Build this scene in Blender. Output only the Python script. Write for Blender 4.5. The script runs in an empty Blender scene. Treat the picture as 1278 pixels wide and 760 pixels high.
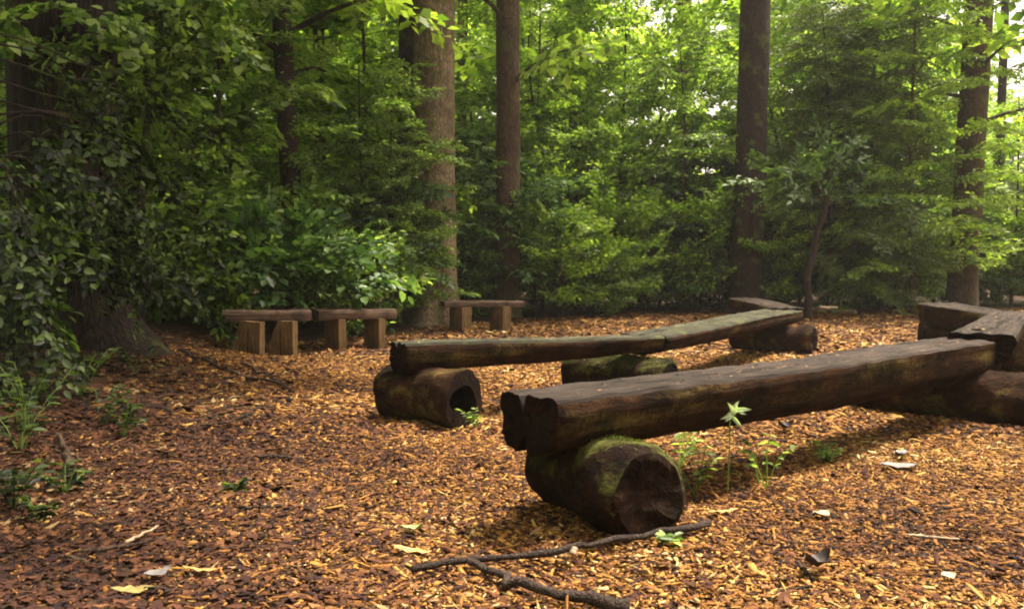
import bpy, bmesh, math, random
import numpy as np
from mathutils import Vector, Matrix, Euler

# ------------------------------------------------------------------ camera
S = bpy.context.scene
COL = S.collection
CAM_H = 0.90
FPX = 1063.0          # focal length in units of the 1278 px wide photograph
HOR = 332.0
cam_d = bpy.data.cameras.new('camera')
cam = bpy.data.objects.new('camera', cam_d); COL.objects.link(cam)
cam_d.sensor_width = 36; cam_d.lens = 36 * FPX / 1278
cam_d.clip_start = 0.05; cam_d.clip_end = 2000
cam.location = (0, 0, CAM_H)
cam.rotation_euler = (math.radians(90) - math.atan(48 / FPX), 0, 0)
S.camera = cam

# ------------------------------------------------------------------ light
SUN_EL, SUN_AZ = 68, 62       # degrees; azimuth from +y (into the wood) towards +x
W = bpy.data.worlds.new('World'); S.world = W; W.use_nodes = True
wn = W.node_tree; wn.nodes.clear()
sky = wn.nodes.new('ShaderNodeTexSky'); sky.sky_type = 'NISHITA'; sky.sun_disc = False
sky.sun_elevation = math.radians(SUN_EL); sky.sun_rotation = math.radians(SUN_AZ)
sky.air_density = 1.0; sky.dust_density = 5.0; sky.ozone_density = 0.6
hs = wn.nodes.new('ShaderNodeHueSaturation'); hs.inputs['Saturation'].default_value = 0.35
warm = wn.nodes.new('ShaderNodeMix'); warm.data_type = 'RGBA'; warm.blend_type = 'MULTIPLY'
warm.inputs['Factor'].default_value = 1; warm.inputs['B'].default_value = (1.0, 0.86, 0.73, 1)
bg = wn.nodes.new('ShaderNodeBackground'); bg.inputs['Strength'].default_value = 0.12
wo = wn.nodes.new('ShaderNodeOutputWorld')
wn.links.new(sky.outputs[0], hs.inputs['Color']); wn.links.new(hs.outputs[0], warm.inputs['A'])
wn.links.new(warm.outputs['Result'], bg.inputs[0]); wn.links.new(bg.outputs[0], wo.inputs[0])
sl = bpy.data.lights.new('sun', 'SUN'); sl.energy = 3.2; sl.angle = math.radians(4.5); sl.color = (1, 0.90, 0.70)
sun = bpy.data.objects.new('sun', sl); COL.objects.link(sun)
_e, _a = math.radians(SUN_EL), math.radians(SUN_AZ)
sd = Vector((math.sin(_a) * math.cos(_e), math.cos(_a) * math.cos(_e), math.sin(_e)))
sun.rotation_euler = sd.to_track_quat('Z', 'Y').to_euler()
sun.location = sd * 60
vs = S.view_settings; vs.view_transform = 'Standard'; vs.look = 'None'; vs.exposure = 2.02; vs.gamma = 1
S.cycles.max_bounces = 6; S.cycles.diffuse_bounces = 4; S.cycles.transmission_bounces = 4
S.cycles.glossy_bounces = 2; S.cycles.transparent_max_bounces = 4
S.cycles.caustics_reflective = False; S.cycles.caustics_refractive = False
S.cycles.filter_width = 2.0

rng = np.random.default_rng(7)
PI = math.pi

def at(px, depth, h=0.0):
    """point at a given depth that is in line with photo column px"""
    return ((px - 639) / FPX * depth, depth, h)
def up(py, depth):
    return CAM_H - (py - HOR) * depth / FPX

# ------------------------------------------------------------------ materials
def ramp(nt, stops):
    r = nt.nodes.new('ShaderNodeValToRGB'); el = r.color_ramp.elements
    while len(el) < len(stops): el.new(0.5)
    for e, (p, c) in zip(el, stops):
        e.position = p; e.color = (*c, 1)
    return r
def mat(name):
    m = bpy.data.materials.new(name); m.use_nodes = True
    nt = m.node_tree; nt.nodes.clear()
    out = nt.nodes.new('ShaderNodeOutputMaterial')
    return m, nt, out
def N(nt, t, **kw):
    n = nt.nodes.new(t)
    for k, v in kw.items():
        if hasattr(n, k) and k not in n.inputs: setattr(n, k, v)
        else: n.inputs[k].default_value = v
    return n
def noise(nt, vec, scale, detail=4, rough=0.6, dist=0):
    n = nt.nodes.new('ShaderNodeTexNoise')
    n.inputs['Scale'].default_value = scale; n.inputs['Detail'].default_value = detail
    n.inputs['Roughness'].default_value = rough; n.inputs['Distortion'].default_value = dist
    nt.links.new(vec, n.inputs['Vector']); return n
def mapping(nt, scale, src='Object'):
    tc = nt.nodes.new('ShaderNodeTexCoord'); mp = nt.nodes.new('ShaderNodeMapping')
    mp.inputs['Scale'].default_value = scale
    nt.links.new(tc.outputs[src], mp.inputs['Vector']); return mp.outputs[0]
def mixc(nt, fac, a, b, mode='MIX'):
    m = nt.nodes.new('ShaderNodeMix'); m.data_type = 'RGBA'; m.blend_type = mode
    for s, v in (('Factor', fac), ('A', a), ('B', b)):
        if isinstance(v, (int, float)): m.inputs[s].default_value = v
        elif isinstance(v, tuple): m.inputs[s].default_value = (*v, 1)
        else: nt.links.new(v, m.inputs[s])
    return m.outputs['Result']
def math_(nt, op, a, b=0.0):
    m = nt.nodes.new('ShaderNodeMath'); m.operation = op
    for i, v in enumerate((a, b)):
        if isinstance(v, (int, float)): m.inputs[i].default_value = v
        else: nt.links.new(v, m.inputs[i])
    return m.outputs[0]

def leaf_mat(name, dark, mid, bright, trans=0.42, rough=0.42):
    m, nt, out = mat(name)
    at_ = nt.nodes.new('ShaderNodeAttribute'); at_.attribute_name = 'tint'
    oi = nt.nodes.new('ShaderNodeObjectInfo')
    v = math_(nt, 'FRACT', math_(nt, 'ADD', at_.outputs['Fac'], oi.outputs['Random']))
    r = ramp(nt, [(0.0, dark), (0.5, mid), (0.93, bright), (1.0, tuple(min(1, c * 1.5) for c in bright))])
    nt.links.new(v, r.inputs[0])
    p = nt.nodes.new('ShaderNodeBsdfPrincipled'); p.inputs['Roughness'].default_value = rough
    p.inputs['Specular IOR Level'].default_value = 0.4
    nt.links.new(r.outputs[0], p.inputs['Base Color'])
    t = nt.nodes.new('ShaderNodeBsdfTranslucent')
    tcol = mixc(nt, 1.0, r.outputs[0], (1.55, 1.7, 0.65), 'MULTIPLY')
    nt.links.new(tcol, t.inputs['Color'])
    mx = nt.nodes.new('ShaderNodeMixShader'); mx.inputs[0].default_value = trans
    nt.links.new(p.outputs[0], mx.inputs[1]); nt.links.new(t.outputs[0], mx.inputs[2])
    nt.links.new(mx.outputs[0], out.inputs[0]); return m

def bark_mat(name, c1, c2, moss=0.0, mosscol=(0.07, 0.085, 0.02), sc=1.0, bump=0.6, stretch=0.32, mlow=False):
    m, nt, out = mat(name)
    v = mapping(nt, (1, 1, stretch))
    n1 = noise(nt, v, 22 * sc, 6, 0.7, 0.4)
    vo = nt.nodes.new('ShaderNodeTexVoronoi'); vo.inputs['Scale'].default_value = 26 * sc
    vo.feature = 'DISTANCE_TO_EDGE'; nt.links.new(v, vo.inputs['Vector'])
    n2 = noise(nt, mapping(nt, (1, 1, 1)), 2.3, 4)
    r = ramp(nt, [(0.28, c1), (0.72, c2)]); nt.links.new(n1.outputs[0], r.inputs[0])
    dk = ramp(nt, [(0.0, (0.35,) * 3), (0.18, (1,) * 3)]); nt.links.new(vo.outputs[0], dk.inputs[0])
    c = mixc(nt, 0.8, r.outputs[0], dk.outputs[0], 'MULTIPLY')
    pr = ramp(nt, [(0.35, (0.65,) * 3), (0.7, (1.25,) * 3)]); nt.links.new(n2.outputs[0], pr.inputs[0])
    c = mixc(nt, 1.0, c, pr.outputs[0], 'MULTIPLY')
    if moss > 0:
        n3 = noise(nt, mapping(nt, (1, 1, 1)), 3.4, 5, 0.65)
        k = n3.outputs[0]
        if mlow:
            g = nt.nodes.new('ShaderNodeNewGeometry'); sx = nt.nodes.new('ShaderNodeSeparateXYZ')
            nt.links.new(g.outputs['Normal'], sx.inputs[0])
            k = math_(nt, 'ADD', k, math_(nt, 'MULTIPLY', sx.outputs[2], 0.10))
        mr = ramp(nt, [(0.62 - moss * 0.25, (0,) * 3), (0.70 - moss * 0.2, (1,) * 3)]); nt.links.new(k, mr.inputs[0])
        c = mixc(nt, mr.outputs[0], c, mosscol)
    p = nt.nodes.new('ShaderNodeBsdfPrincipled'); p.inputs['Roughness'].default_value = 0.88
    p.inputs['Specular IOR Level'].default_value = 0.25
    nt.links.new(c, p.inputs['Base Color'])
    b = nt.nodes.new('ShaderNodeBump'); b.inputs['Strength'].default_value = bump; b.inputs['Distance'].default_value = 0.03
    h = math_(nt, 'ADD', n1.outputs[0], math_(nt, 'MULTIPLY', dk.outputs[0], 0.6))
    nt.links.new(h, b.inputs['Height']); nt.links.new(b.outputs[0], p.inputs['Normal'])
    nt.links.new(p.outputs[0], out.inputs[0]); return m

def wood_mat(name, c1, c2, axis=0, sc=1.0, stain=None, rough=0.8, bump=0.4):
    """weathered timber with grain running along one local axis"""
    m, nt, out = mat(name)
    s = [1, 1, 1]; s[axis] = 0.07
    v = mapping(nt, tuple(s))
    n1 = noise(nt, v, 48 * sc, 6, 0.7, 0.3)
    n2 = noise(nt, mapping(nt, (1, 1, 1)), 3.1, 4)
    r = ramp(nt, [(0.30, c1), (0.70, c2)]); nt.links.new(n1.outputs[0], r.inputs[0])
    c = r.outputs[0]
    pr = ramp(nt, [(0.38, (0.55,) * 3), (0.62, (1.1,) * 3)]); nt.links.new(n2.outputs[0], pr.inputs[0])
    c = mixc(nt, 1.0, c, pr.outputs[0], 'MULTIPLY')
    ck = noise(nt, v, 15 * sc, 3, 0.5)
    cr = ramp(nt, [(0.36, (0.2,) * 3), (0.41, (1,) * 3)]); nt.links.new(ck.outputs[0], cr.inputs[0])
    c = mixc(nt, 0.9, c, cr.outputs[0], 'MULTIPLY')
    if stain:
        n3 = noise(nt, mapping(nt, (1, 1, 1)), 4.5, 5, 0.7)
        mr = ramp(nt, [(0.52, (0,) * 3), (0.66, (0.85,) * 3)]); nt.links.new(n3.outputs[0], mr.inputs[0])
        c = mixc(nt, mr.outputs[0], c, stain)
    p = nt.nodes.new('ShaderNodeBsdfPrincipled'); p.inputs['Roughness'].default_value = rough
    p.inputs['Specular IOR Level'].default_value = 0.15
    nt.links.new(c, p.inputs['Base Color'])
    b = nt.nodes.new('ShaderNodeBump'); b.inputs['Strength'].default_value = bump; b.inputs['Distance'].default_value = 0.02
    nt.links.new(math_(nt, 'ADD', n1.outputs[0], cr.outputs[0]), b.inputs['Height'])
    nt.links.new(b.outputs[0], p.inputs['Normal']); nt.links.new(p.outputs[0], out.inputs[0]); return m

def chip_mat(name, stops, rough=0.8):
    m, nt, out = mat(name)
    a = nt.nodes.new('ShaderNodeAttribute'); a.attribute_name = 'tint'
    r = ramp(nt, stops); nt.links.new(a.outputs['Fac'], r.inputs[0])
    n = noise(nt, mapping(nt, (1, 1, 1)), 90, 3)
    pr = ramp(nt, [(0.3, (0.7,) * 3), (0.7, (1.2,) * 3)]); nt.links.new(n.outputs[0], pr.inputs[0])
    c = mixc(nt, 1.0, r.outputs[0], pr.outputs[0], 'MULTIPLY')
    p = nt.nodes.new('ShaderNodeBsdfPrincipled'); p.inputs['Roughness'].default_value = rough
    p.inputs['Specular IOR Level'].default_value = 0.18
    nt.links.new(c, p.inputs['Base Color']); nt.links.new(p.outputs[0], out.inputs[0]); return m

def flat_mat(name, c, rough=0.7, var=0.3):
    m, nt, out = mat(name)
    n = noise(nt, mapping(nt, (1, 1, 1)), 40, 4)
    r = ramp(nt, [(0.3, tuple(x * (1 - var) for x in c)), (0.7, tuple(min(1, x * (1 + var)) for x in c))])
    nt.links.new(n.outputs[0], r.inputs[0])
    p = nt.nodes.new('ShaderNodeBsdfPrincipled'); p.inputs['Roughness'].default_value = rough
    nt.links.new(r.outputs[0], p.inputs['Base Color']); nt.links.new(p.outputs[0], out.inputs[0]); return m

def log_mat(name, c1, c2, moss, thr, lift=0.0, str_=0.16, rings=False):
    m, nt, out = mat(name)
    v = mapping(nt, (str_, 1, 1)); o = mapping(nt, (1, 1, 1))
    n1 = noise(nt, v, 30, 7, 0.72, 0.6); n2 = noise(nt, o, 5, 5, .65); n3 = noise(nt, v, 9, 4, .6)
    n4 = noise(nt, o, 55, 5, .7)
    r = ramp(nt, [(0.30, c1), (0.72, c2)]); nt.links.new(n1.outputs[0], r.inputs[0])
    pr = ramp(nt, [(0.36, (0.30,) * 3), (0.66, (1.6,) * 3)]); nt.links.new(n2.outputs[0], pr.inputs[0])
    c = mixc(nt, 1.0, r.outputs[0], pr.outputs[0], 'MULTIPLY')
    if rings:
        a = nt.nodes.new('ShaderNodeAttribute'); a.attribute_name = 'ring'
        q = math_(nt, 'SINE', math_(nt, 'ADD', math_(nt, 'MULTIPLY', a.outputs['Fac'], 75.0), math_(nt, 'MULTIPLY', n2.outputs[0], 9.0)))
        rr_ = ramp(nt, [(0.0, (0.55,) * 3), (1.0, (1.25,) * 3)]); nt.links.new(math_(nt, 'MULTIPLY_ADD', q, .5) if False else math_(nt, 'ADD', math_(nt, 'MULTIPLY', q, .5), .5), rr_.inputs[0])
        c = mixc(nt, 0.7, c, rr_.outputs[0], 'MULTIPLY')
    g = nt.nodes.new('ShaderNodeNewGeometry'); sx = nt.nodes.new('ShaderNodeSeparateXYZ'); nt.links.new(g.outputs['Normal'], sx.inputs[0])
    k = math_(nt, 'ADD', n3.outputs[0], math_(nt, 'MULTIPLY', sx.outputs[2], lift))
    k = math_(nt, 'ADD', k, math_(nt, 'MULTIPLY', math_(nt, 'SUBTRACT', n4.outputs[0], .5), .45))
    mr = ramp(nt, [(thr, (0,) * 3), (thr + .12, (0.9,) * 3)]); nt.links.new(k, mr.inputs[0])
    mv = mixc(nt, 1.0, moss, pr.outputs[0], 'MULTIPLY')
    c = mixc(nt, mr.outputs[0], c, mv)
    p = nt.nodes.new('ShaderNodeBsdfPrincipled'); p.inputs['Roughness'].default_value = 0.85; p.inputs['Specular IOR Level'].default_value = 0.08
    nt.links.new(c, p.inputs['Base Color'])
    b = nt.nodes.new('ShaderNodeBump'); b.inputs['Strength'].default_value = 1; b.inputs['Distance'].default_value = 0.02
    h = math_(nt, 'ADD', math_(nt, 'ADD', n1.outputs[0], math_(nt, 'MULTIPLY', n4.outputs[0], .5)), n3.outputs[0])
    nt.links.new(h, b.inputs['Height']); nt.links.new(b.outputs[0], p.inputs['Normal'])
    nt.links.new(p.outputs[0], out.inputs[0]); return m

M = {}
M['leaf_mid'] = leaf_mat('leaf_mid', (0.035, 0.070, 0.018), (0.15, 0.230, 0.055), (0.33, 0.42, 0.15), 0.5)
M['leaf_bright'] = leaf_mat('leaf_bright', (0.07, 0.13, 0.018), (0.20, 0.30, 0.045), (0.37, 0.46, 0.11), 0.55)
M['leaf_shaded'] = leaf_mat('leaf_shaded', (0.004, 0.008, 0.003), (0.016, 0.032, 0.008), (0.085, 0.13, 0.03), 0.4, 0.5)  # leaf green with the left side's shade put into the colour
M['leaf_blue'] = leaf_mat('leaf_blue', (0.026, 0.058, 0.018), (0.058, 0.115, 0.034), (0.14, 0.22, 0.075), 0.35, 0.45)
M['leaf_grey'] = leaf_mat('leaf_grey', (0.06, 0.085, 0.03), (0.10, 0.14, 0.045), (0.17, 0.22, 0.08), 0.4)
M['leaf_pale'] = leaf_mat('leaf_pale', (0.30, 0.42, 0.24), (0.45, 0.56, 0.38), (0.55, 0.66, 0.48), 0.3)
M['moss'] = leaf_mat('moss', (0.03, 0.04, 0.008), (0.07, 0.085, 0.016), (0.12, 0.13, 0.03), .3, .8)
M['bark_dark'] = bark_mat('bark_dark', (0.018, 0.012, 0.012), (0.075, 0.048, 0.042), 0.25)
M['bark_tan'] = bark_mat('bark_tan', (0.11, 0.078, 0.050), (0.38, 0.28, 0.18), 0.25, (0.10, 0.10, 0.03))
M['bark_mid'] = bark_mat('bark_mid', (0.05, 0.03, 0.022), (0.17, 0.11, 0.075), 0.25)
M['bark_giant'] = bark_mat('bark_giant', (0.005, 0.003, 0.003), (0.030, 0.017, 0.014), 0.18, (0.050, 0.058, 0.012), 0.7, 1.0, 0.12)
M['log_side'] = log_mat('log_side', (0.003, 0.0015, 0.001), (0.055, 0.024, 0.011), (0.090, 0.064, 0.018), .54)
M['log_mossy'] = log_mat('log_mossy', (0.003, 0.002, 0.002), (0.034, 0.016, 0.010), (0.075, 0.080, 0.018), .55, .16)
M['log_top'] = wood_mat('log_top', (0.008, 0.005, 0.005), (0.066, 0.047, 0.040), 0, bump=.8)
M['log_top_green'] = wood_mat('log_top_green', (0.010, 0.010, 0.007), (0.072, 0.068, 0.046), 0, stain=(0.08, 0.085, 0.035))
M['log_end'] = log_mat('log_end', (0.003, 0.0015, 0.0015), (0.036, 0.017, 0.011), (0.05, 0.05, 0.02), .62, 0, 1.0, True)
M['plank'] = wood_mat('plank', (0.06, 0.036, 0.028), (0.21, 0.135, 0.10), 0, stain=(0.035, 0.022, 0.02), bump=.8)
M['plank_leg'] = wood_mat('plank_leg', (0.09, 0.048, 0.022), (0.29, 0.18, 0.08), 2, stain=(0.06, 0.032, 0.018), bump=.8)
M['stick'] = bark_mat('stick', (0.015, 0.010, 0.010), (0.085, 0.055, 0.045), 0, sc=2.5, stretch=1)
M['pale_wood'] = flat_mat('pale_wood', (0.34, 0.25, 0.17), 0.7, 0.35)
M['chips'] = chip_mat('chips', [(0.0, (0.012, 0.006, 0.007)), (0.22, (0.045, 0.016, 0.010)), (0.42, (0.150, 0.058, 0.018)), (0.62, (0.235, 0.102, 0.023)),
                                (0.86, (0.34, 0.178, 0.042)), (0.97, (0.41, 0.25, 0.075)), (1.0, (0.52, 0.38, 0.18))])
M['litter_bits'] = chip_mat('litter_bits', [(0, (.02, .01, .008)), (.5, (.12, .06, .03)), (1, (.34, .22, .09))])
M['litter'] = chip_mat('litter', [(0.0, (0.012, 0.006, 0.008)), (0.45, (0.045, 0.018, 0.012)), (0.85, (0.105, 0.042, 0.020)), (0.97, (0.20, 0.10, 0.04)), (1.0, (0.26, 0.18, 0.09))], 0.9)

def ground_mat():
    m, nt, out = mat('ground_mat')
    v = mapping(nt, (1, 1, 1))
    vo = nt.nodes.new('ShaderNodeTexVoronoi'); vo.inputs['Scale'].default_value = 38
    nt.links.new(v, vo.inputs['Vector'])
    sx = nt.nodes.new('ShaderNodeSeparateColor'); nt.links.new(vo.outputs['Color'], sx.inputs[0])
    r = ramp(nt, [(0.0, (0.012, 0.006, 0.006)), (0.4, (0.045, 0.019, 0.011)), (0.7, (0.14, 0.058, 0.02)), (0.95, (0.28, 0.15, 0.05)), (1.0, (0.45, 0.30, 0.14))])
    nt.links.new(sx.outputs[0], r.inputs[0])
    n1 = noise(nt, v, 60, 5, 0.7)
    f = ramp(nt, [(0.3, (0.02, 0.011, 0.008)), (0.55, (0.06, 0.034, 0.018)), (0.75, (0.11, 0.07, 0.03))])
    nt.links.new(n1.outputs[0], f.inputs[0])
    a = nt.nodes.new('ShaderNodeAttribute'); a.attribute_name = 'chip_cover'
    n2 = noise(nt, v, 2.5, 5, 0.7)
    k = math_(nt, 'ADD', a.outputs['Fac'], math_(nt, 'MULTIPLY', math_(nt, 'SUBTRACT', n2.outputs[0], 0.5), 0.8))
    kr = ramp(nt, [(0.42, (0,) * 3), (0.58, (1,) * 3)]); nt.links.new(k, kr.inputs[0])
    c = mixc(nt, kr.outputs[0], f.outputs[0], r.outputs[0])
    g = nt.nodes.new('ShaderNodeAttribute'); g.attribute_name = 'grass_cover'
    ng = noise(nt, v, 8, 5, 0.7)
    gr = ramp(nt, [(0.3, (0.05, 0.09, 0.015)), (0.7, (0.16, 0.20, 0.05))]); nt.links.new(ng.outputs[0], gr.inputs[0])
    c = mixc(nt, g.outputs['Fac'], c, gr.outputs[0])
    p = nt.nodes.new('ShaderNodeBsdfPrincipled'); p.inputs['Roughness'].default_value = 0.9
    p.inputs['Specular IOR Level'].default_value = 0.2
    nt.links.new(c, p.inputs['Base Color'])
    b = nt.nodes.new('ShaderNodeBump'); b.inputs['Strength'].default_value = 0.9; b.inputs['Distance'].default_value = 0.02
    nt.links.new(math_(nt, 'ADD', sx.outputs[1], n1.outputs[0]), b.inputs['Height'])
    nt.links.new(b.outputs[0], p.inputs['Normal']); nt.links.new(p.outputs[0], out.inputs[0]); return m
M['ground'] = ground_mat()

# ------------------------------------------------------------------ mesh helpers
def mk_mesh(name, V, groups, mats, attrs=None, smooth=False):
    """groups: list of (faces array (n,k), material index)"""
    me = bpy.data.meshes.new(name)
    V = np.asarray(V, dtype=np.float32)
    me.vertices.add(len(V)); me.vertices.foreach_set('co', V.ravel())
    loops = np.concatenate([np.asarray(g, dtype=np.int32).ravel() for g, _ in groups])
    tot = np.concatenate([np.full(len(g), np.asarray(g).shape[1], dtype=np.int32) for g, _ in groups])
    start = np.concatenate([[0], np.cumsum(tot)[:-1]]).astype(np.int32)
    me.loops.add(len(loops)); me.loops.foreach_set('vertex_index', loops)
    me.polygons.add(len(tot)); me.polygons.foreach_set('loop_start', start); me.polygons.foreach_set('loop_total', tot)
    mi = np.concatenate([np.full(len(g), i, dtype=np.int32) for g, i in groups])
    me.polygons.foreach_set('material_index', mi)
    if smooth is True: me.polygons.foreach_set('use_smooth', np.ones(len(tot), dtype=bool))
    elif smooth is not False: me.polygons.foreach_set('use_smooth', np.isin(mi, smooth))
    for m in mats: me.materials.append(m)
    me.update(calc_edges=True)
    for k, (dom, arr) in (attrs or {}).items():
        a = me.attributes.new(k, 'FLOAT', dom); a.data.foreach_set('value', np.asarray(arr, dtype=np.float32))
    return me
def link(name, me, parent=None, loc=None):
    o = bpy.data.objects.new(name, me); COL.objects.link(o)
    if parent is not None: o.parent = parent
    if loc is not None: o.location = loc
    return o
def thing(name, label, cat, loc=(0, 0, 0), rotz=0, group=None):
    o = bpy.data.objects.new(name, None); COL.objects.link(o)
    o.location = loc; o.rotation_euler = (0, 0, rotz); o['label'] = label; o['category'] = cat
    if group: o['group'] = group
    return o
def tag(o, label, cat, group=None, kind=None):
    o['label'] = label; o['category'] = cat
    if group: o['group'] = group
    if kind: o['kind'] = kind
    return o
def dup(root, loc, rotz=0, scale=1, label=None, group=None):
    r = root.copy(); COL.objects.link(r); r.location = loc; r.rotation_euler = (0, 0, rotz)
    r.scale = (scale,) * 3 if isinstance(scale, (int, float)) else scale
    if label: r['label'] = label
    if group: r['group'] = group
    for ch in list(root.children):
        c = ch.copy(); COL.objects.link(c); c.parent = r
    return r

def sinoise(P, f, seed=0, octv=3):
    """cheap smooth pseudo noise from sums of sines, about -1..1"""
    r = np.random.default_rng(seed); out = np.zeros(len(P)); a = 1.0; tot = 0
    for _ in range(octv):
        for _k in range(3):
            d = r.normal(size=3); d /= np.linalg.norm(d)
            out += a * np.sin(P @ d * f + r.uniform(0, 6.28)); tot += a
        f *= 2.1; a *= 0.55
    return out / tot * 1.6

def tube(path, rad, k=8, base=0, cap=True, prof=None, rough=0.0, seed=0, rf=6.0, upv=None):
    """sweep: returns V, side quads, cap tris. prof(theta, i)-> radius factor"""
    path = np.asarray(path, float); n = len(path); rad = np.broadcast_to(np.asarray(rad, float), (n,))
    t = np.gradient(path, axis=0); t /= np.linalg.norm(t, axis=1)[:, None] + 1e-9
    ref = np.array([0, 0, 1.0]) if abs(t[0, 2]) < 0.8 else np.array([0, 1.0, 0])
    if upv is not None: ref = np.array(upv, float)
    th = np.linspace(0, 2 * PI, k, endpoint=False)
    V = []
    for i in range(n):
        s = np.cross(ref, t[i]); s /= np.linalg.norm(s) + 1e-9
        u = np.cross(t[i], s)
        f = np.ones(k) if prof is None else prof(th, i / (n - 1))
        V.append(path[i] + (rad[i] * f)[:, None] * (np.cos(th)[:, None] * s + np.sin(th)[:, None] * u))
    V = np.concatenate(V)
    if rough:
        c = np.repeat(path, k, axis=0); d = V - c
        V = c + d * (1 + rough * sinoise(V, rf, seed))[:, None]
    i = np.arange(n - 1)[:, None] * k; j = np.arange(k)[None]; j2 = (j + 1) % k
    Q = np.stack([i + j, i + j2, i + k + j2, i + k + j], -1).reshape(-1, 4) + base
    T = np.zeros((0, 3), int)
    if cap:
        V = np.concatenate([V, path[:1], path[-1:]])
        a = np.arange(k); b = (a + 1) % k
        T = np.concatenate([np.stack([np.full(k, n * k), b, a], 1), np.stack([np.full(k, n * k + 1), (n - 1) * k + a, (n - 1) * k + b], 1)]) + base
    return V, Q, T

class Acc:
    def __init__(s): s.V = []; s.Q = []; s.T = []; s.n = 0
    def add(s, V, Q, T):
        s.V.append(V); s.Q.append(Q + s.n)
        if len(T): s.T.append(T + s.n)
        s.n += len(V)
    def tube(s, *a, **k): s.add(*tube(*a, **k))
    def mesh(s, name, m, smooth=True):
        g = [(np.concatenate(s.Q), 0)]
        if s.T: g.append((np.concatenate(s.T), 0))
        return mk_mesh(name, np.concatenate(s.V), g, [m], smooth=smooth)

# ------------------------------------------------------------------ leaves
HI = np.array([(0, 0, 0), (.27, .28, .07), (.24, .66, .04), (0, 1, -.10), (-.24, .66, .04), (-.27, .28, .07)], float)
HIF = np.array([(0, 1, 2, 3), (0, 3, 4, 5)])
LO = np.array([(0, 0, 0), (.3, .45, .05), (0, 1, -.06), (-.3, .45, .05)], float); LOF = np.array([(0, 1, 2, 3)])
NEEDLE = LO * np.array([0.35, 1, 1])

def frames(P, D, Nn, Sc): return dict(P=P, D=D, N=Nn, S=Sc)
def leaf_basis(fr):
    D = fr['D'] / (np.linalg.norm(fr['D'], axis=1)[:, None] + 1e-9)
    X = np.cross(D, fr['N']); X /= np.linalg.norm(X, axis=1)[:, None] + 1e-9
    return X, D, np.cross(X, D)
def leaves_mesh(name, fr, m, tmpl='hi', r=None, widen=1.0):
    T, F = (HI, HIF) if tmpl == 'hi' else (LO, LOF) if tmpl == 'lo' else (NEEDLE, LOF)
    X, D, Z = leaf_basis(fr); s = fr['S'][:, None, None]
    V = fr['P'][:, None] + s * (widen * T[None, :, :1] * X[:, None] + T[None, :, 1:2] * D[:, None] + T[None, :, 2:] * Z[:, None])
    n = len(V); Fs = (F[None] + (np.arange(n) * len(T))[:, None, None]).reshape(-1, 4)
    r = r or rng
    tint = np.repeat(np.clip(r.normal(0.5, 0.25, n), 0, 0.999), len(F))
    return mk_mesh(name, V.reshape(-1, 3), [(Fs, 0)], [m], {'tint': ('FACE', tint)})
def sub(fr, idx): return {k: v[idx] for k, v in fr.items()}
def cat_fr(l): return {k: np.concatenate([f[k] for f in l]) for k in ('P', 'D', 'N', 'S')}

def spray_proto(r, L=0.6, leaf=0.1, nside=6, gap=0.55, tilt=0.35, ang=0.85, sidefrac=0.55, droop=0.15):
    P, D, Nn, Sc = [], [], [], []
    def twig(p0, a, length, z0):
        n = max(2, int(length / (leaf * gap)))
        for i in range(n + 1):
            t = i / n; d = np.array([math.cos(a), math.sin(a), 0])
            p = p0 + d * length * t; p = p + np.array([0, 0, -droop * (p[0] ** 2) / L])
            for sgn in ((1, -1) if i % 2 else (-1, 1)) if i < n else (0,):
                if r.random() < 0.22 and sgn: continue
                b = a + sgn * r.uniform(0.6, 1.15)
                P.append(p + r.normal(0, leaf * .12, 3)); D.append((math.cos(b), math.sin(b), r.normal(-.22, .2)))
                Nn.append((r.normal(0, tilt), r.normal(0, tilt), 1)); Sc.append(leaf * r.uniform(.5, 1.3))
    twig(np.zeros(3), 0, L, 0)
    for k in range(nside):
        t = (k + 0.7) / (nside + 0.6); sg = 1 if k % 2 else -1
        twig(np.array([L * t, 0, 0]), sg * ang * r.uniform(.7, 1.15), L * sidefrac * (1.1 - .75 * t), 0)
    return frames(np.array(P), np.array(D), np.array(Nn), np.array(Sc))
def place_sprays(protos, origins, dirs, scales, r, roll=0.55):
    """origins (n,3), dirs (n,3) direction each spray points in"""
    out = []
    pick = r.integers(0, len(protos), len(origins))
    for k, pr in enumerate(protos):
        m = pick == k
        if not m.any(): continue
        d = dirs[m] / (np.linalg.norm(dirs[m], axis=1)[:, None] + 1e-9)
        upv = np.stack([r.normal(0, roll, m.sum()), r.normal(0, roll, m.sum()), np.ones(m.sum())], 1)
        y = np.cross(upv, d); y /= np.linalg.norm(y, axis=1)[:, None] + 1e-9
        z = np.cross(d, y); R = np.stack([d, y, z], -1)          # columns
        s = scales[m]
        P = origins[m][:, None] + s[:, None, None] * np.einsum('nij,lj->nli', R, pr['P'])
        Dd = np.einsum('nij,lj->nli', R, pr['D']); Nn = np.einsum('nij,lj->nli', R, pr['N'])
        Sc = np.repeat(pr['S'][None], len(s), 0) * s[:, None] * 1.0
        out.append(frames(P.reshape(-1, 3), Dd.reshape(-1, 3), Nn.reshape(-1, 3), Sc.ravel()))
    return cat_fr(out)

def branch_curve(p0, p1, sag=0.0, wob=0.05, n=7, r=None):
    t = np.linspace(0, 1, n)[:, None]; p0 = np.array(p0, float); p1 = np.array(p1, float)
    L = np.linalg.norm(p1 - p0)
    p = p0 + (p1 - p0) * t; p[:, 2] += (4 * sag * t * (1 - t))[:, 0]
    p[1:] += np.cumsum((r or rng).normal(0, wob * L / n, (n - 1, 3)), 0)
    return p

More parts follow.
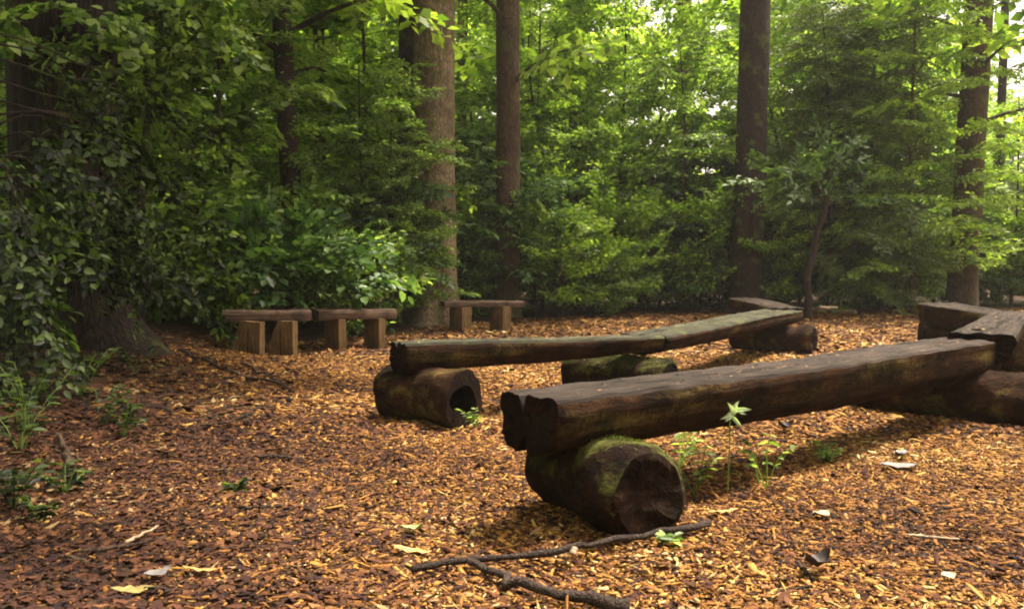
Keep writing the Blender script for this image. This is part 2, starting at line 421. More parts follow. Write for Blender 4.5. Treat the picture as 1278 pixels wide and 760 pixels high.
def foliage(branches, protos, r, per=6, start=0.3, sscale=(0.7, 1.2), spread=0.9, lift=0.0):
    """branches: list of polylines; sprays leave them alternately"""
    O, Dr, Sc = [], [], []
    for b in branches:
        n = len(b)
        for i in range(per):
            t = start + (1 - start) * (i + r.uniform(0, 1)) / per
            f = min(t, .999) * (n - 1); j = int(f); p = b[j] * (1 - f + j) + b[min(j + 1, n - 1)] * (f - j)
            d = b[min(j + 1, n - 1)] - b[j]; d = d / (np.linalg.norm(d) + 1e-9)
            sd_ = np.cross(d, (0, 0, 1)); sgn = 1 if i % 2 else -1
            if t > .92: sgn = 0
            dd = d + sd_ * sgn * r.uniform(.5, 1.3) * spread + np.array([0, 0, lift + r.normal(-.05, .18)])
            O.append(p); Dr.append(dd); Sc.append(r.uniform(*sscale))
    return place_sprays(protos, np.array(O), np.array(Dr), np.array(Sc), r)

# ------------------------------------------------------------------ ground
def edge_y(x):
    return np.interp(x, [-12, -5, -3.6, -2.3, -1.2, 0.3, 2, 6, 9, 14], [6, 7.5, 9.2, 10.0, 12.2, 14.4, 15.8, 17.5, 18.5, 19])
def hgt(x, y):
    x = np.asarray(x, float); y = np.asarray(y, float)
    h = 0.012 * np.sin(x * 2.1 + 1.3) * np.cos(y * 1.7) + 0.008 * np.sin(x * 5.3 + y * 4.1) + 0.005 * np.sin(x * 11 - y * 9)
    k = np.clip((-x - 1.6 - 0.12 * np.abs(y - 3)) / 1.8, 0, 1)
    h = h + 0.22 * k * k * (3 - 2 * k)
    return h * np.clip(1.4 - np.abs(x) / 60, 0, 1)
def make_ground():
    xs = np.unique(np.concatenate([np.linspace(-9, 9, 150), np.linspace(-60, 60, 61), np.linspace(-500, 500, 41)]))
    ys = np.unique(np.concatenate([np.linspace(0, 18, 170), np.linspace(-20, 80, 60), np.linspace(-120, 900, 50)]))
    X, Y = np.meshgrid(xs, ys); Z = hgt(X, Y)
    V = np.stack([X.ravel(), Y.ravel(), Z.ravel()], 1); nx = len(xs)
    i = (np.arange(len(ys) - 1) * nx)[:, None] + np.arange(nx - 1)[None]
    Q = np.stack([i, i + 1, i + 1 + nx, i + nx], -1).reshape(-1, 4)
    e = edge_y(V[:, 0]); cover = 1 / (1 + np.exp((V[:, 1] - e) * 2.2))
    cover *= 1 / (1 + np.exp(-(V[:, 0] - np.interp(V[:, 1], [1.8, 3, 4.5, 6, 8, 10], [-.35, -.62, -1.15, -1.8, -3.0, -3.8])) * 2.6))
    grass = np.clip((V[:, 1] - 34) / 6, 0, 1) * np.clip((V[:, 0] - 8) / 5, 0, 1)
    me = mk_mesh('ground', V, [(Q, 0)], [M['ground']], {'chip_cover': ('POINT', cover), 'grass_cover': ('POINT', grass)}, smooth=True)
    o = link('ground', me); o['kind'] = 'structure'; return o
make_ground()

# ------------------------------------------------------------------ wood chips and leaf litter
def LITX(y): return np.interp(y, [1.8, 3, 4.5, 6, 8, 10], [-.35, -.62, -1.15, -1.8, -3.0, -3.8])
def chips(n, y0, y1, ln, wd, box=True, seed=1, left=False, sg=.42):
    r = np.random.default_rng(seed)
    y = np.sqrt(r.uniform(y0 * y0, y1 * y1, n)); x = r.uniform(-0.72, 0.72, n) * (y + 0.25)
    e = edge_y(x) + r.normal(0, .5, n)
    pl = 1 / (1 + np.exp((x - LITX(y) + r.normal(0, .25, n)) * 2.6))      # left side: litter instead, spread wide and dense to deepen the shade
    if left: keep = (r.random(n) < pl) | (r.random(n) < 0.05)
    else: keep = (r.random(n) > pl * .985)
    keep &= y < e
    x, y, pl = x[keep], y[keep], pl[keep]; n = len(x)
    L = ln * np.exp(r.normal(0, sg, n)); Wd = wd * np.exp(r.normal(0, .35, n)); H = Wd * r.uniform(.15, .45, n)
    yaw = r.uniform(0, 2 * PI, n); pit = r.normal(0, .20, n); rol = r.normal(0, .35, n)
    cy, sy, cp, sp, cr, sr = np.cos(yaw), np.sin(yaw), np.cos(pit), np.sin(pit), np.cos(rol), np.sin(rol)
    R = np.empty((n, 3, 3))
    R[:, 0, 0] = cy * cp; R[:, 1, 0] = sy * cp; R[:, 2, 0] = sp
    R[:, 0, 1] = -sy * cr - cy * sp * sr; R[:, 1, 1] = cy * cr - sy * sp * sr; R[:, 2, 1] = cp * sr
    R[:, :, 2] = np.cross(R[:, :, 0], R[:, :, 1])
    c = np.stack([x, y, hgt(x, y) + r.uniform(0.0, .012, n) + .3 * np.abs(sp) * L * .5], 1)
    if box:
        T = np.array([(-.5, -.5, -.5), (.5, -.4, -.5), (.5, .4, -.5), (-.5, .5, -.5), (-.5, -.5, .5), (.5, -.4, .5), (.5, .4, .5), (-.5, .5, .5)])
        F = np.array([(4, 5, 6, 7), (0, 1, 5, 4), (1, 2, 6, 5), (2, 3, 7, 6), (3, 0, 4, 7)])
        TT = T[None] * np.stack([L, Wd, H], 1)[:, None]
        TT = TT * (1 + r.uniform(-.35, .35, (n, 8, 3)) * np.array([1, 1, 0]))
    else:
        T = np.array([(-.5, 0, 0), (0, -.5, .12), (.5, 0, 0), (0, .5, .12)]); F = np.array([(0, 1, 2, 3)])
        if left: T = np.array([(-.5, -.1, .1), (0, -.5, 0), (.5, 0, .15), (.05, .5, .0)])
        TT = T[None] * np.stack([L, Wd, Wd], 1)[:, None] * (1 + r.uniform(-.3, .3, (n, 4, 3)))
    V = c[:, None] + np.einsum('nij,nkj->nki', R, TT)
    Fs = (F[None] + (np.arange(n) * len(T))[:, None, None]).reshape(-1, 4)
    pn = sinoise(np.stack([x, y, x * 0], 1), 3.0, 5)
    tint = np.clip(r.beta(1.4, 1.3, n) + .16 * pn + .12 * sinoise(np.stack([x, y, x * 0], 1), 11.0, 6) - .03, 0, 1)
    return V.reshape(-1, 3), Fs, np.repeat(tint, len(F))
def stuff(name, parts, m, label, cat):
    V, F, T, b = [], [], [], 0
    for v, f, t in parts:
        V.append(v); F.append(f + b); T.append(t); b += len(v)
    o = link(name, mk_mesh(name, np.concatenate(V), [(np.concatenate(F), 0)], [m], {'tint': ('FACE', np.concatenate(T))}))
    return tag(o, label, cat, kind='stuff')
stuff('wood_chips', [chips(78000, 1.6, 4.4, .0175, .0070, True, 1, sg=.55), chips(50000, 1.6, 4.0, .009, .0045, False, 4), chips(1500, 1.6, 6, .045, .012, True, 5), chips(62000, 4.4, 8.5, .034, .012, True, 2),
                     chips(60000, 8.5, 17.5, .07, .028, False, 3)],
      M['chips'], 'orange brown wood chip mulch spread over the whole clearing', 'wood chips')
stuff('leaf_litter', [chips(80000, 1.6, 5.0, .030, .017, False, 11, True), chips(34000, 5.0, 12, .058, .036, False, 12, True)],
      M['litter'], 'dark brown leaf litter on the left edge of the clearing', 'leaf litter')
stuff('forest_litter', [(lambda v: v)(None) or None][:0] or [chips(6000, 2.0, 12, .045, .022, False, 14, False)], M['litter'],
      'scattered dark dead leaves among the wood chips', 'dead leaves')

# ------------------------------------------------------------------ log benches
def half_log(path, w0, w1, t0, t1, mats, seed=0, split=0.0, k=40, bow=1.0):
    """beam with a flat top, rounded below. path = centre of the flat top. returns mesh (world coords minus origin)"""
    path = np.asarray(path, float)
    n = 96; tt = np.linspace(0, 1, n); r = np.random.default_rng(seed)
    C = np.stack([np.interp(tt, np.linspace(0, 1, len(path)), path[:, a]) for a in range(3)], 1)
    C[:, 2] += .003 * np.sin(tt * 9 + seed)
    d = path[-1] - path[0]; d /= np.linalg.norm(d); s = np.cross(d, (0, 0, 1)); s /= np.linalg.norm(s); u = np.array([0, 0, 1.0])
    nt_ = 31; grooves = [(r.uniform(-.8, .8), r.uniform(0, .8), r.uniform(.25, .6), r.uniform(.004, .011), r.uniform(0, 6)) for _ in range(9)]
    V = []
    for i in range(n):
        w = (w0 + (w1 - w0) * tt[i]) / 2; th = t0 + (t1 - t0) * tt[i]
        w *= 1 + .03 * math.sin(tt[i] * 5 + seed) + .012 * math.sin(tt[i] * 17 + seed * 2) + .006 * math.sin(tt[i] * 61 + seed)
        pts = []
        for j in range(nt_):                                   # flat top, left to right
            q = -1 + 2 * j / (nt_ - 1)
            z = 0.004 * math.sin(q * 9 + seed + tt[i] * 2) - 0.012 * (abs(q) > .95)
            for qc, ta, tl, dp, ph in grooves:
                if ta < tt[i] < ta + tl: z -= dp * math.sin(PI * (tt[i] - ta) / tl) * math.exp(-((q - qc - .05 * math.sin(tt[i] * 14 + ph)) / .045) ** 2)
            if split: z -= 0.06 * max(0, 1 - tt[i] / split) * math.exp(-((q + .15) / .06) ** 2)
            pts.append((q * w, z))
        for j in range(1, k):                                  # underside, right to left
            a = PI * j / k
            rr = 1 + .035 * math.sin(a * 3 + seed + tt[i] * 4) + .025 * math.sin(a * 8 + seed + tt[i] * 3) + .012 * math.sin(a * 17 + tt[i] * 5)
            x = math.cos(a) * w * rr * (1.02 + .06 * math.sin(a)); z = -abs(math.sin(a)) ** .62 * th * rr
            if split:
                q = (a - 1.75) / .08; z *= 1 - .6 * max(0, 1 - tt[i] / split) * math.exp(-q * q)
            pts.append((x, z))
        V.append([C[i] + s * x + u * z for x, z in pts])
    V = np.array(V).reshape(-1, 3); K = nt_ + k - 1
    V += (sinoise(V, 26, seed, 3) * .0045)[:, None] * np.array([.8, .8, 1])
    # ragged ends
    for e, sg in ((slice(0, K), -1), (slice((n - 1) * K, n * K), 1)):
        V[e] += d * sg * (r.uniform(0, .012, K))[:, None]
    top, side = [], []
    for i in range(n - 1):
        for j in range(K):
            j2 = (j + 1) % K; q = (i * K + j, i * K + j2, (i + 1) * K + j2, (i + 1) * K + j)
            (top if j < nt_ - 1 else side).append(q)
    V = np.concatenate([V, [C[0] - u * t0 * .4 + d * .012], [C[-1] - u * t1 * .4 - d * .012]])
    caps = [(n * K, (j + 1) % K, j) for j in range(K)] + [(n * K + 1, (n - 1) * K + j, (n - 1) * K + (j + 1) % K) for j in range(K)]
    org = C[0].copy(); org[2] = 0
    return mk_mesh('seat', V - org, [(np.array(top), 0), (np.array(side), 1), (np.array(caps), 2)], mats, {'ring': ('POINT', np.concatenate([np.ones(len(V) - 2), [0, 0]]))}, smooth=[1]), org
def local_x(me, ang):
    """nothing to do: grain axis set by object rotation"""
    return me

def rot_mesh(me, ang):
    me.transform(Matrix.Rotation(-ang, 4, 'Z'))
def add_seat(root_loc, parent, path, w0, w1, t0, t1, mats, seed, split=0.0):
    me, org = half_log(path, w0, w1, t0, t1, mats, seed, split)
    d = np.asarray(path[-1], float) - np.asarray(path[0], float); ang = math.atan2(d[1], d[0])
    rot_mesh(me, ang)
    o = link('seat', me, parent); o.location = Vector(org) - Vector(root_loc); o.rotation_euler = (0, 0, ang); return o
def log_part(root_loc, parent, a, b, ra, rb, seed, hollow=False, m='log_mossy', name='support_log'):
    """lying log from a to b (axis points)"""
    a = np.array(a, float); b = np.array(b, float); n = 15
    t = np.linspace(0, 1, n)[:, None]; P = a + (b - a) * t
    rad = np.linspace(ra, rb, n)
    pf = lambda th, u: 1 + .05 * np.sin(th * 2 + seed) + .035 * np.sin(th * 5 + seed * 3 + u * 2)
    if hollow:
        # outer wall, back cap, rim and inner bore
        V, Q, _ = tube(P, rad, 28, cap=False, prof=pf, rough=.20, seed=seed, rf=11)
        V += (sinoise(V, 60, seed + 3) * .006)[:, None]
        k = 28; inner = tube(P[::-1][:8], rad[::-1][:8] * np.linspace(.62, .36, 8), 28, cap=False,
                             prof=lambda th, u: 1 + .20 * np.sin(th * 2 + 1) + .13 * np.sin(th * 3 + 2), rough=.06, seed=seed + 1, rf=9)
        iv = inner[0]; base = len(V)
        # reverse angular order of the inner tube so that the rims can be bridged by nearest angle
        last = V[(n - 1) * k:(n) * k]; rim = []
        first = iv[:k]
        idx = [int(np.argmin(((first - first.mean(0)) / np.linalg.norm(first - first.mean(0), axis=1)[:, None] @ ((p - last.mean(0)) / np.linalg.norm(p - last.mean(0)))) * -1)) for p in last]
        for j in range(k):
            j2 = (j + 1) % k; rim.append(((n - 1) * k + j, (n - 1) * k + j2, base + idx[j2], base + idx[j]))
        rim = [q for q in rim if len(set(q)) == 4]
        VV = np.concatenate([V, iv, [a], [iv[-k:].mean(0)]]); c0 = base + len(iv)
        capb = [(c0, (j + 1) % k, j) for j in range(k)]
        bi = base + 7 * k
        capi = [(c0 + 1, bi + j, bi + (j + 1) % k) for j in range(k)]
        me = mk_mesh(name, VV - np.array([a[0], a[1], 0]), [(Q, 0), (np.array(rim), 1), (inner[1] + base, 1), (np.array(capb + capi), 1)], [M[m], M['log_end']], smooth=[0])
    else:
        u_ = np.concatenate([[0, .02, .05], np.linspace(.1, .9, 17), [.95, .98, 1.0]]); P = a + (b - a) * u_[:, None]; n = len(P); k = 40
        rad = (ra + (rb - ra) * u_) * (1 - .16 * np.maximum(0, 1 - np.minimum(u_, 1 - u_) / .05) ** 2)
        V, Q, _ = tube(P, rad, k, cap=False, prof=pf, rough=.19, seed=seed, rf=11)
        V += (sinoise(V, 60, seed + 3) * .004)[:, None]
        ax = (b - a) / np.linalg.norm(b - a); Vs = [V]; Qs = []; T = []; ring = [np.ones(len(V))]; base = len(V)
        for st_, sg, c0 in ((0, -1, P[0]), ((n - 1) * k, 1, P[-1])):
            prev = np.arange(st_, st_ + k); rim = V[prev]
            for f in (.84, .6, .35, .12):
                nv = c0 + (rim - c0) * f; nv = nv + ax * sg * (sinoise(nv, 38, seed) * .018 - .012 * (1 - f))[:, None]
                cur = np.arange(base, base + k); base += k; Vs.append(nv); ring.append(np.full(k, f))
                q = np.stack([prev, np.roll(prev, -1), np.roll(cur, -1), cur], 1); Qs.append(q if sg < 0 else q[:, ::-1]); prev = cur
            T.append(prev if sg < 0 else prev[::-1])
        side = Q; V = np.concatenate(Vs)
        me = mk_mesh(name, V - np.array([a[0], a[1], 0]), [(side, 0), (np.concatenate(Qs), 1), (np.array(T), 1)], [M[m], M['log_end']], {'ring': ('POINT', np.concatenate(ring))}, smooth=[0])
        if m == 'log_mossy': moss_on = (V, side, a)
    o = link(name, me, parent); o.location = Vector((a[0], a[1], 0)) - Vector(root_loc)
    if m == 'log_mossy' and not hollow:
        V, side, a = moss_on; r = np.random.default_rng(seed); nf = 6000
        fq = side[r.integers(0, len(side), nf)]; w = r.dirichlet((1, 1, 1, 1), nf)
        p = np.einsum('nk,nki->ni', w, V[fq]); nn = np.cross(V[fq[:, 1]] - V[fq[:, 0]], V[fq[:, 3]] - V[fq[:, 0]])
        c = (np.array(a) + 0) ; nn /= np.linalg.norm(nn, axis=1)[:, None] + 1e-9
        nn *= np.sign(np.einsum('ni,ni->n', nn, p - V.mean(0)))[:, None]
        keep = (sinoise(p, 9, seed + 7) + nn[:, 2] * .8 - .45) > r.uniform(-.1, .5, nf)
        p, nn = p[keep], nn[keep]; q = len(p)
        mm = leaves_mesh('moss', frames(p - np.array([a[0], a[1], 0]), nn + r.normal(0, .6, (q, 3)), r.normal(size=(q, 3)), r.uniform(.006, .016, q)), M['moss'], 'lo', r)
        mo = link('moss', mm, parent); mo.location = o.location; mo['kind'] = 'stuff'
    return o

SM = [M['log_top'], M['log_side'], M['log_end']]
SG = [M['log_top_green'], M['log_side'], M['log_end']]
def bench(label, path, w0, w1, t0, t1, logs, seed, mats=SM, split=0.0):
    rl = (path[0][0], path[0][1], 0)
    t = thing('log_bench', label, 'bench', rl, 0, 'half log benches set end to end in the clearing')
    add_seat(rl, t, path, w0, w1, t0, t1, mats, seed, split)
    for lg in logs: log_part(rl, t, *lg)
    r = np.random.default_rng(seed + 50); p0, p1 = np.array(path[0]), np.array(path[-1]); L = np.linalg.norm(p1 - p0); nb_ = int(70 * L)
    d = (p1 - p0) / L; sd_ = np.cross(d, (0, 0, 1)); u = r.uniform(.03, .97, nb_)
    c = np.stack([np.interp(u, np.linspace(0, 1, len(path)), [q[a] for q in path]) for a in range(3)], 1) + sd_ * (r.uniform(-.42, .42, nb_) * (w0 + (w1 - w0) * u))[:, None] + [0, 0, .002]
    fr = frames(c - np.array(rl), np.stack([r.normal(size=nb_), r.normal(size=nb_), r.normal(0, .15, nb_)], 1), np.stack([r.normal(0, .3, nb_), r.normal(0, .3, nb_), np.ones(nb_)], 1), r.uniform(.006, .022, nb_))
    db = link('debris', leaves_mesh('debris', fr, M['litter_bits'], 'lo', r), t); db['kind'] = 'stuff'
    return t
# near row
bench('near bench of thick split half log, its cracked left end on a mossy log',
      [(0.055, 2.83, .465), (1.45, 3.98, .46), (2.80, 5.13, .465)], .27, .31, .205, .235,
      [((0.17, 3.20, .15), (0.45, 2.76, .148), .155, .158, 3), ((2.22, 5.36, .135), (3.25, 4.42, .135), .15, .16, 5, False, 'log_side')], 1, SM, .12)
bench('second bench of the near row, cut by the right edge, with a pale top',
      [(2.76, 5.00, .500), (4.60, 7.80, .490)], .34, .30, .20, .2,
      [((4.0, 7.35, .135), (4.9, 6.95, .135), .15, .15, 9, False, 'log_side')], 2, SM)
bench('dark short bench pointing away behind the right end of the near row',
      [(4.50, 7.6, .455), (4.92, 9.85, .475)], .30, .42, .2, .30,
      [((4.62, 9.62, .12), (5.25, 9.45, .12), .16, .15, 13, False, 'log_side')], 4, SM)
# middle row
bench('greenish half log bench on a hollow round log, left bench of the middle row',
      [(-0.66, 4.95, .455), (0.2, 5.4, .44), (0.98, 5.85, .42)], .25, .22, .19, .105,
      [((-0.73, 5.13, .145), (-0.27, 4.76, .145), .155, .155, 17, True, 'log_side'), ((0.43, 6.12, .135), (1.06, 5.62, .135), .165, .15, 21)], 6, SG, .1)
bench('centre bench of the middle row running away from the camera, lichen green top',
      [(0.90, 5.85, .425), (3.02, 9.45, .42)], .34, .42, .14, .16,
      [((2.42, 9.30, .13), (3.12, 8.78, .13), .15, .15, 25, False, 'log_side')], 8, SG)
bench('farthest bench of the middle row, a short dark half log pointing to the big trunk',
      [(3.05, 9.35, .44), (3.42, 12.6, .43)], .34, .42, .16, .2,
      [((3.25, 12.3, .12), (3.75, 12.2, .12), .13, .13, 29, False, 'log_side')], 10, SM)

# ------------------------------------------------------------------ plank benches
def board_mesh(name, lx, ly, lz, m, seed, taper=1.0, nx=10):
    """board centred on x,y; z from 0 to lz; slightly warped, bevelled"""
    nx = 14; ny = 5; nz = 3; r = np.random.default_rng(seed)
    bm = bmesh.new(); bmesh.ops.create_cube(bm, size=1)
    long_e = [e for e in bm.edges if abs(e.verts[0].co.x - e.verts[1].co.x) > .5]; bmesh.ops.subdivide_edges(bm, edges=long_e, cuts=nx, use_grid_fill=True)
    ee = [e for e in bm.edges if abs(e.verts[0].co.y - e.verts[1].co.y) > .5]; bmesh.ops.subdivide_edges(bm, edges=ee, cuts=ny, use_grid_fill=True)
    ee = [e for e in bm.edges if abs(e.verts[0].co.z - e.verts[1].co.z) > .5]; bmesh.ops.subdivide_edges(bm, edges=ee, cuts=nz, use_grid_fill=True)
    P = np.array([v.co[:] for v in bm.verts]); P[:, 2] += .5
    out = (np.abs(P[:, 1]) > .49) & ((P[:, 2] < .01) | (P[:, 2] > .99))
    P[out, 1] *= .96
    kx = 1 + (taper - 1) * P[:, 2]
    Q = np.stack([(P[:, 0] + .5) * lx * kx - .5 * lx, P[:, 1] * ly, P[:, 2] * lz], 1)
    Q += (sinoise(Q, 20, seed)[:, None] * .006 + sinoise(Q * [.3, 1, 1], 70, seed + 1)[:, None] * .003) * [.6, 1, .8]
    for v, q in zip(bm.verts, Q): v.co = q
    me = bpy.data.meshes.new(name); bm.to_mesh(me); bm.free(); me.materials.append(m); return me
def plank_bench(label, p0, p1, top, depth, th, legs, seed, tp=.95):
    """legs: (x, y of front bottom, yaw, width)"""
    cx, cy = (p0[0] + p1[0]) / 2, (p0[1] + p1[1]) / 2
    L = math.dist(p0, p1); a = math.atan2(p1[1] - p0[1], p1[0] - p0[0])
    t = thing('plank_bench', label, 'bench', (cx, cy, 0), 0, 'low plank benches along the edge of the clearing')
    me = board_mesh('seat', L, depth, th, M['plank'], seed, 1, 14); s = link('seat', me, t); s.location = (0, 0, top - th); s.rotation_euler = (.01, .008, a)
    for i, (x, y, yaw, w, k) in enumerate(legs):
        h = top - th + .004
        me = board_mesh('leg', w, k, h + .03, M['plank_leg'], seed + i + 5, tp)
        me.transform(Matrix.Translation((w / 2, 0, 0)))
        o = link('leg', me, t); o.location = (x - cx, y - cy, -.03); o.rotation_euler = (0, 0, yaw)
    return t
plank_bench('plank bench nearest the left giant tree, half under the leafy shrub', (-2.95, 8.66), (-2.12, 8.92), .445, .42, .10,
            [(-2.47, 8.40, math.radians(158), .44, .08), (-2.17, 8.50, math.radians(158), .36, .08)], 31, .5)
plank_bench('plank bench in the middle of the three at the back left', (-2.10, 9.08), (-1.33, 9.42), .43, .38, .10,
            [(-1.79, 8.98, math.radians(128), .34, .09), (-1.40, 9.16, math.radians(128), .34, .08)], 41)
plank_bench('small plank bench at the foot of the tall tan trunk', (-.97, 11.85), (.14, 12.15), .405, .36, .075,
            [(-.62, 11.72, math.radians(130), .3, .17), (-.07, 11.88, math.radians(130), .3, .15)], 51)

# ------------------------------------------------------------------ trees
def trunk_mesh(path, r0, r1, k=20, flare=0.5, rough=.05, seed=0, m='bark_mid', fl=0.35, lobes=5, limbs=(), mod=0.0, step=None):
    path = np.asarray(path, float); n = len(path); H = path[-1, 2] - path[0, 2]
    z = path[:, 2] - path[0, 2]
    rad = r0 + (r1 - r0) * (z / H)
    acc = Acc()
    def pf_i(th, u):
        zz = u * H
        f = flare * math.exp(-zz / fl)
        return 1 + f * (1 + .55 * np.sin(th * lobes + seed)) + mod * (np.abs(np.sin(th * 9 + seed + .6 * np.sin(zz * 2))) - .5)
    # resample so that rings are denser at the base
    u = np.linspace(0, 1, max(n, 24)) ** 1.7
    P = np.stack([np.interp(u, z / H, path[:, a]) for a in range(3)], 1)
    th = np.linspace(0, 2 * PI, k, endpoint=False)
    V = []
    for i, ui in enumerate(u):
        f = pf_i(th, ui) * np.interp(ui, z / H, rad)
        V.append(P[i] + np.stack([np.cos(th) * f, np.sin(th) * f, th * 0], 1))
    V = np.concatenate(V); c = np.repeat(P, k, 0); V = c + (V - c) * (1 + rough * sinoise(V * np.array([1, 1, .35]), 9, seed))[:, None]
    i = np.arange(len(u) - 1)[:, None] * k; j = np.arange(k)[None]; j2 = (j + 1) % k
    Q = np.stack([i + j, i + j2, i + k + j2, i + k + j], -1).reshape(-1, 4)
    acc.add(V, Q, np.zeros((0, 3), int))
    for b, ra in limbs: acc.tube(b, np.linspace(ra, ra * .25, len(b)), 5, cap=False)
    return acc.mesh('trunk', M[m])
def lean_path(h, lean=(0, 0), wob=.1, n=12, r=None, z0=-.15):
    r = r or rng; z = np.linspace(z0, h, n); t = (z - z0) / (h - z0)
    ph = r.uniform(0, 6, 2); f = r.uniform(2, 5, 2)
    return np.stack([lean[0] * t + wob * (np.sin(t * f[0] + ph[0]) - math.sin(ph[0])), lean[1] * t + wob * (np.sin(t * f[1] + ph[1]) - math.sin(ph[1])), z], 1)
def pt_on(path, z):
    return np.array([np.interp(z, path[:, 2], path[:, a]) for a in range(3)])

def build_tree(name, h, h0, rad, nb, per, protos, leafm, barkm, r, tr=(.06, .02), tmpl='hi', rise=.25, sscale=(.8, 1.2), top=.25,
               lean=(0, 0), wob=.1, shape='cone', flare=.3, trunk_k=10, mod=0.0, lift=0.0, widen=1.0, start=.25):
    """returns (trunk mesh, crown mesh, leaf frames, path)"""
    path = lean_path(h, lean, wob, r=r)
    br = []
    ga = r.uniform(0, 6)
    for i in range(nb):
        t = (i + r.uniform(0, 1)) / nb; z = h0 + (h - h0) * t * .97
        ga += 2.4 + r.normal(0, .3)
        if shape == 'cone': R = rad * (1 - t * (1 - top)) * r.uniform(.65, 1.1)
        elif shape == 'round': R = rad * math.sqrt(max(.05, 1 - (2 * t - .9) ** 2 * .85)) * r.uniform(.6, 1.1)
        else: R = rad * r.uniform(.6, 1.1)
        p0 = pt_on(path, z); p1 = p0 + np.array([math.cos(ga) * R, math.sin(ga) * R, rise * R * r.uniform(.4, 1.5)])
        br.append(branch_curve(p0, p1, .06 * R, .1, 6, r))
    fr = foliage(br, protos, r, per, start, sscale, lift=lift)
    tm = trunk_mesh(path, tr[0], tr[1], trunk_k, flare, .05, int(r.integers(99)), barkm, limbs=[(b, max(.006, tr[0] * .28 * (1 - .5 * i / nb))) for i, b in enumerate(br)], mod=mod)
    cm = leaves_mesh('crown', fr, M[leafm], tmpl, r, widen)
    return tm, cm, fr, path

def tree_thing(name, label, cat, loc, tm, cm, rotz=0, scale=1, group=None):
    t = thing(name, label, cat, loc, rotz, group); t.scale = (scale,) * 3
    link('trunk' if 'shrub' not in name else 'stem', tm, t); link('crown' if 'shrub' not in name else 'foliage', cm, t); return t

r0 = np.random.default_rng(21)
SP_BEECH = [spray_proto(r0, .62, .092, 7, .55, .55) for _ in range(4)]
SP_BROAD = [spray_proto(r0, .55, .135, 4, .5, .7) for _ in range(4)]
SP_BUSH = [spray_proto(r0, .45, .10, 4, .55, .9, 1.0, .6, -.2) for _ in range(4)]
SP_FAR = [spray_proto(r0, 1.0, .20, 5, .55, .5) for _ in range(3)]
SP_SMALL = [spray_proto(r0, .5, .06, 7, .6) for _ in range(3)]
SP_HEM = [spray_proto(r0, .8, .055, 9, .45, .5, .9, .5, .25) for _ in range(3)]

def g(px, depth):
    x, y, _ = at(px, depth); return (x, y, float(hgt(x, y)))

# ---- overstory trunks (crowns mostly above the frame)
def big_tree(label, base, lean, h, r_0, r_1, barkm, seed, crown_r=3.0, crown_h0=6.5, flare=.35, k=20, mod=0.0, wob=.05, leaf='leaf_bright', nb=24, group=None, name='tall_tree', fl=.35, rough=.05, lobes=5, per=3):
    r = np.random.default_rng(seed)
    path = lean_path(h, lean, wob, 16, r)
    br = []; ga = r.uniform(0, 6)
    for i in range(nb):
        t = (i + r.uniform(0, 1)) / nb; z = crown_h0 + (h - crown_h0) * t * .97; ga += 2.4
        R = crown_r * math.sqrt(max(.08, 1 - (1.7 * t - .6) ** 2)) * r.uniform(.6, 1.1)
        p0 = pt_on(path, z); br.append(branch_curve(p0, p0 + np.array([math.cos(ga) * R, math.sin(ga) * R, .3 * R]), .1, .1, 6, r))
    fr = foliage(br, SP_FAR, r, per, .3, (.9, 1.4))
    t = thing(name, label, 'tree', base, 0, group)
    link('trunk', trunk_mesh(path, r_0, r_1, k, flare, rough, seed, barkm, fl, lobes, [(b, .05) for b in br], mod), t)
    link('crown', leaves_mesh('crown', fr, M[leaf], 'lo', r), t)
    return t
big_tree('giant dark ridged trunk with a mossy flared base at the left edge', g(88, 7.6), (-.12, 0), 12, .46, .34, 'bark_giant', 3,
         6.3, 4.6, 1.0, 96, .05, .04, 'leaf_mid', 64, fl=.32, lobes=4, per=9)  # wide dense crown overhead, enlarged to shade the left ground
big_tree('tall tan trunk with scaly bark, the broadest in the middle of the photo', g(541, 13.1), (.05, 0), 14, 0.345, .24, 'bark_tan', 5,
         3.0, 8.0, .75, 64, .02, .03, nb=20)
big_tree('dark trunk standing close against the left side of the tan trunk', g(510, 14.0), (.30, .1), 13, .24, .15, 'bark_dark', 6, 2.5, 8.0, .4, 24, wob=.05, nb=14)
big_tree('slim dark trunk leaning slightly left above the broad leaved shrub', g(372, 12.0), (-.42, 0), 12, .15, .10, 'bark_dark', 8, 1.8, 3.3, .2, 20, wob=.07, nb=22)
big_tree('thin brown pole trunk between the slim dark one and the tan one', g(400, 16.0), (-.1, 0), 12, .13, .08, 'bark_mid', 9, 2.4, 8.0, .2, 14, nb=14)
big_tree('dark trunk right of the tan trunk, reaching down behind the small plank bench', g(634, 14.7), (-.2, .1), 15, .215, .16, 'bark_mid', 10, 1.9, 3.9, .3, 28, .03, nb=26)
big_tree('pale distant trunk seen at the top centre between leaves', g(722, 20.6), (0, 0), 16, .25, .19, 'bark_tan', 12, 3, 10, .2, 16, nb=18)
big_tree('straight dark trunk right of centre behind the far log bench', g(932, 16.1), (.1, 0), 16, .29, .24, 'bark_dark', 13, 3.2, 9, .35, 32, .04, nb=20)
big_tree('reddish brown trunk near the right edge, leaves climbing its left side', g(1200, 17.0), (.30, 0), 16, .27, .24, 'bark_mid', 14, 1.8, 3.4, .35, 32, .03, nb=26)
big_tree('slim dark forked trunk in the bright gap at the right edge', g(1243, 24), (.1, 0), 14, .13, .09, 'bark_dark', 15, 1.6, 9, .2, 12, nb=10)
big_tree('dark trunk at the far right border beside the bright lawn', g(1284, 26), (.1, 0), 14, .26, .16, 'bark_dark', 16, 2, 9, .2, 14, nb=12)
big_tree('thin pale trunk just right of the tan trunk', g(574, 20), (.02, 0), 14, .13, .1, 'bark_tan', 17, 2, 9, .2, 12, nb=12)
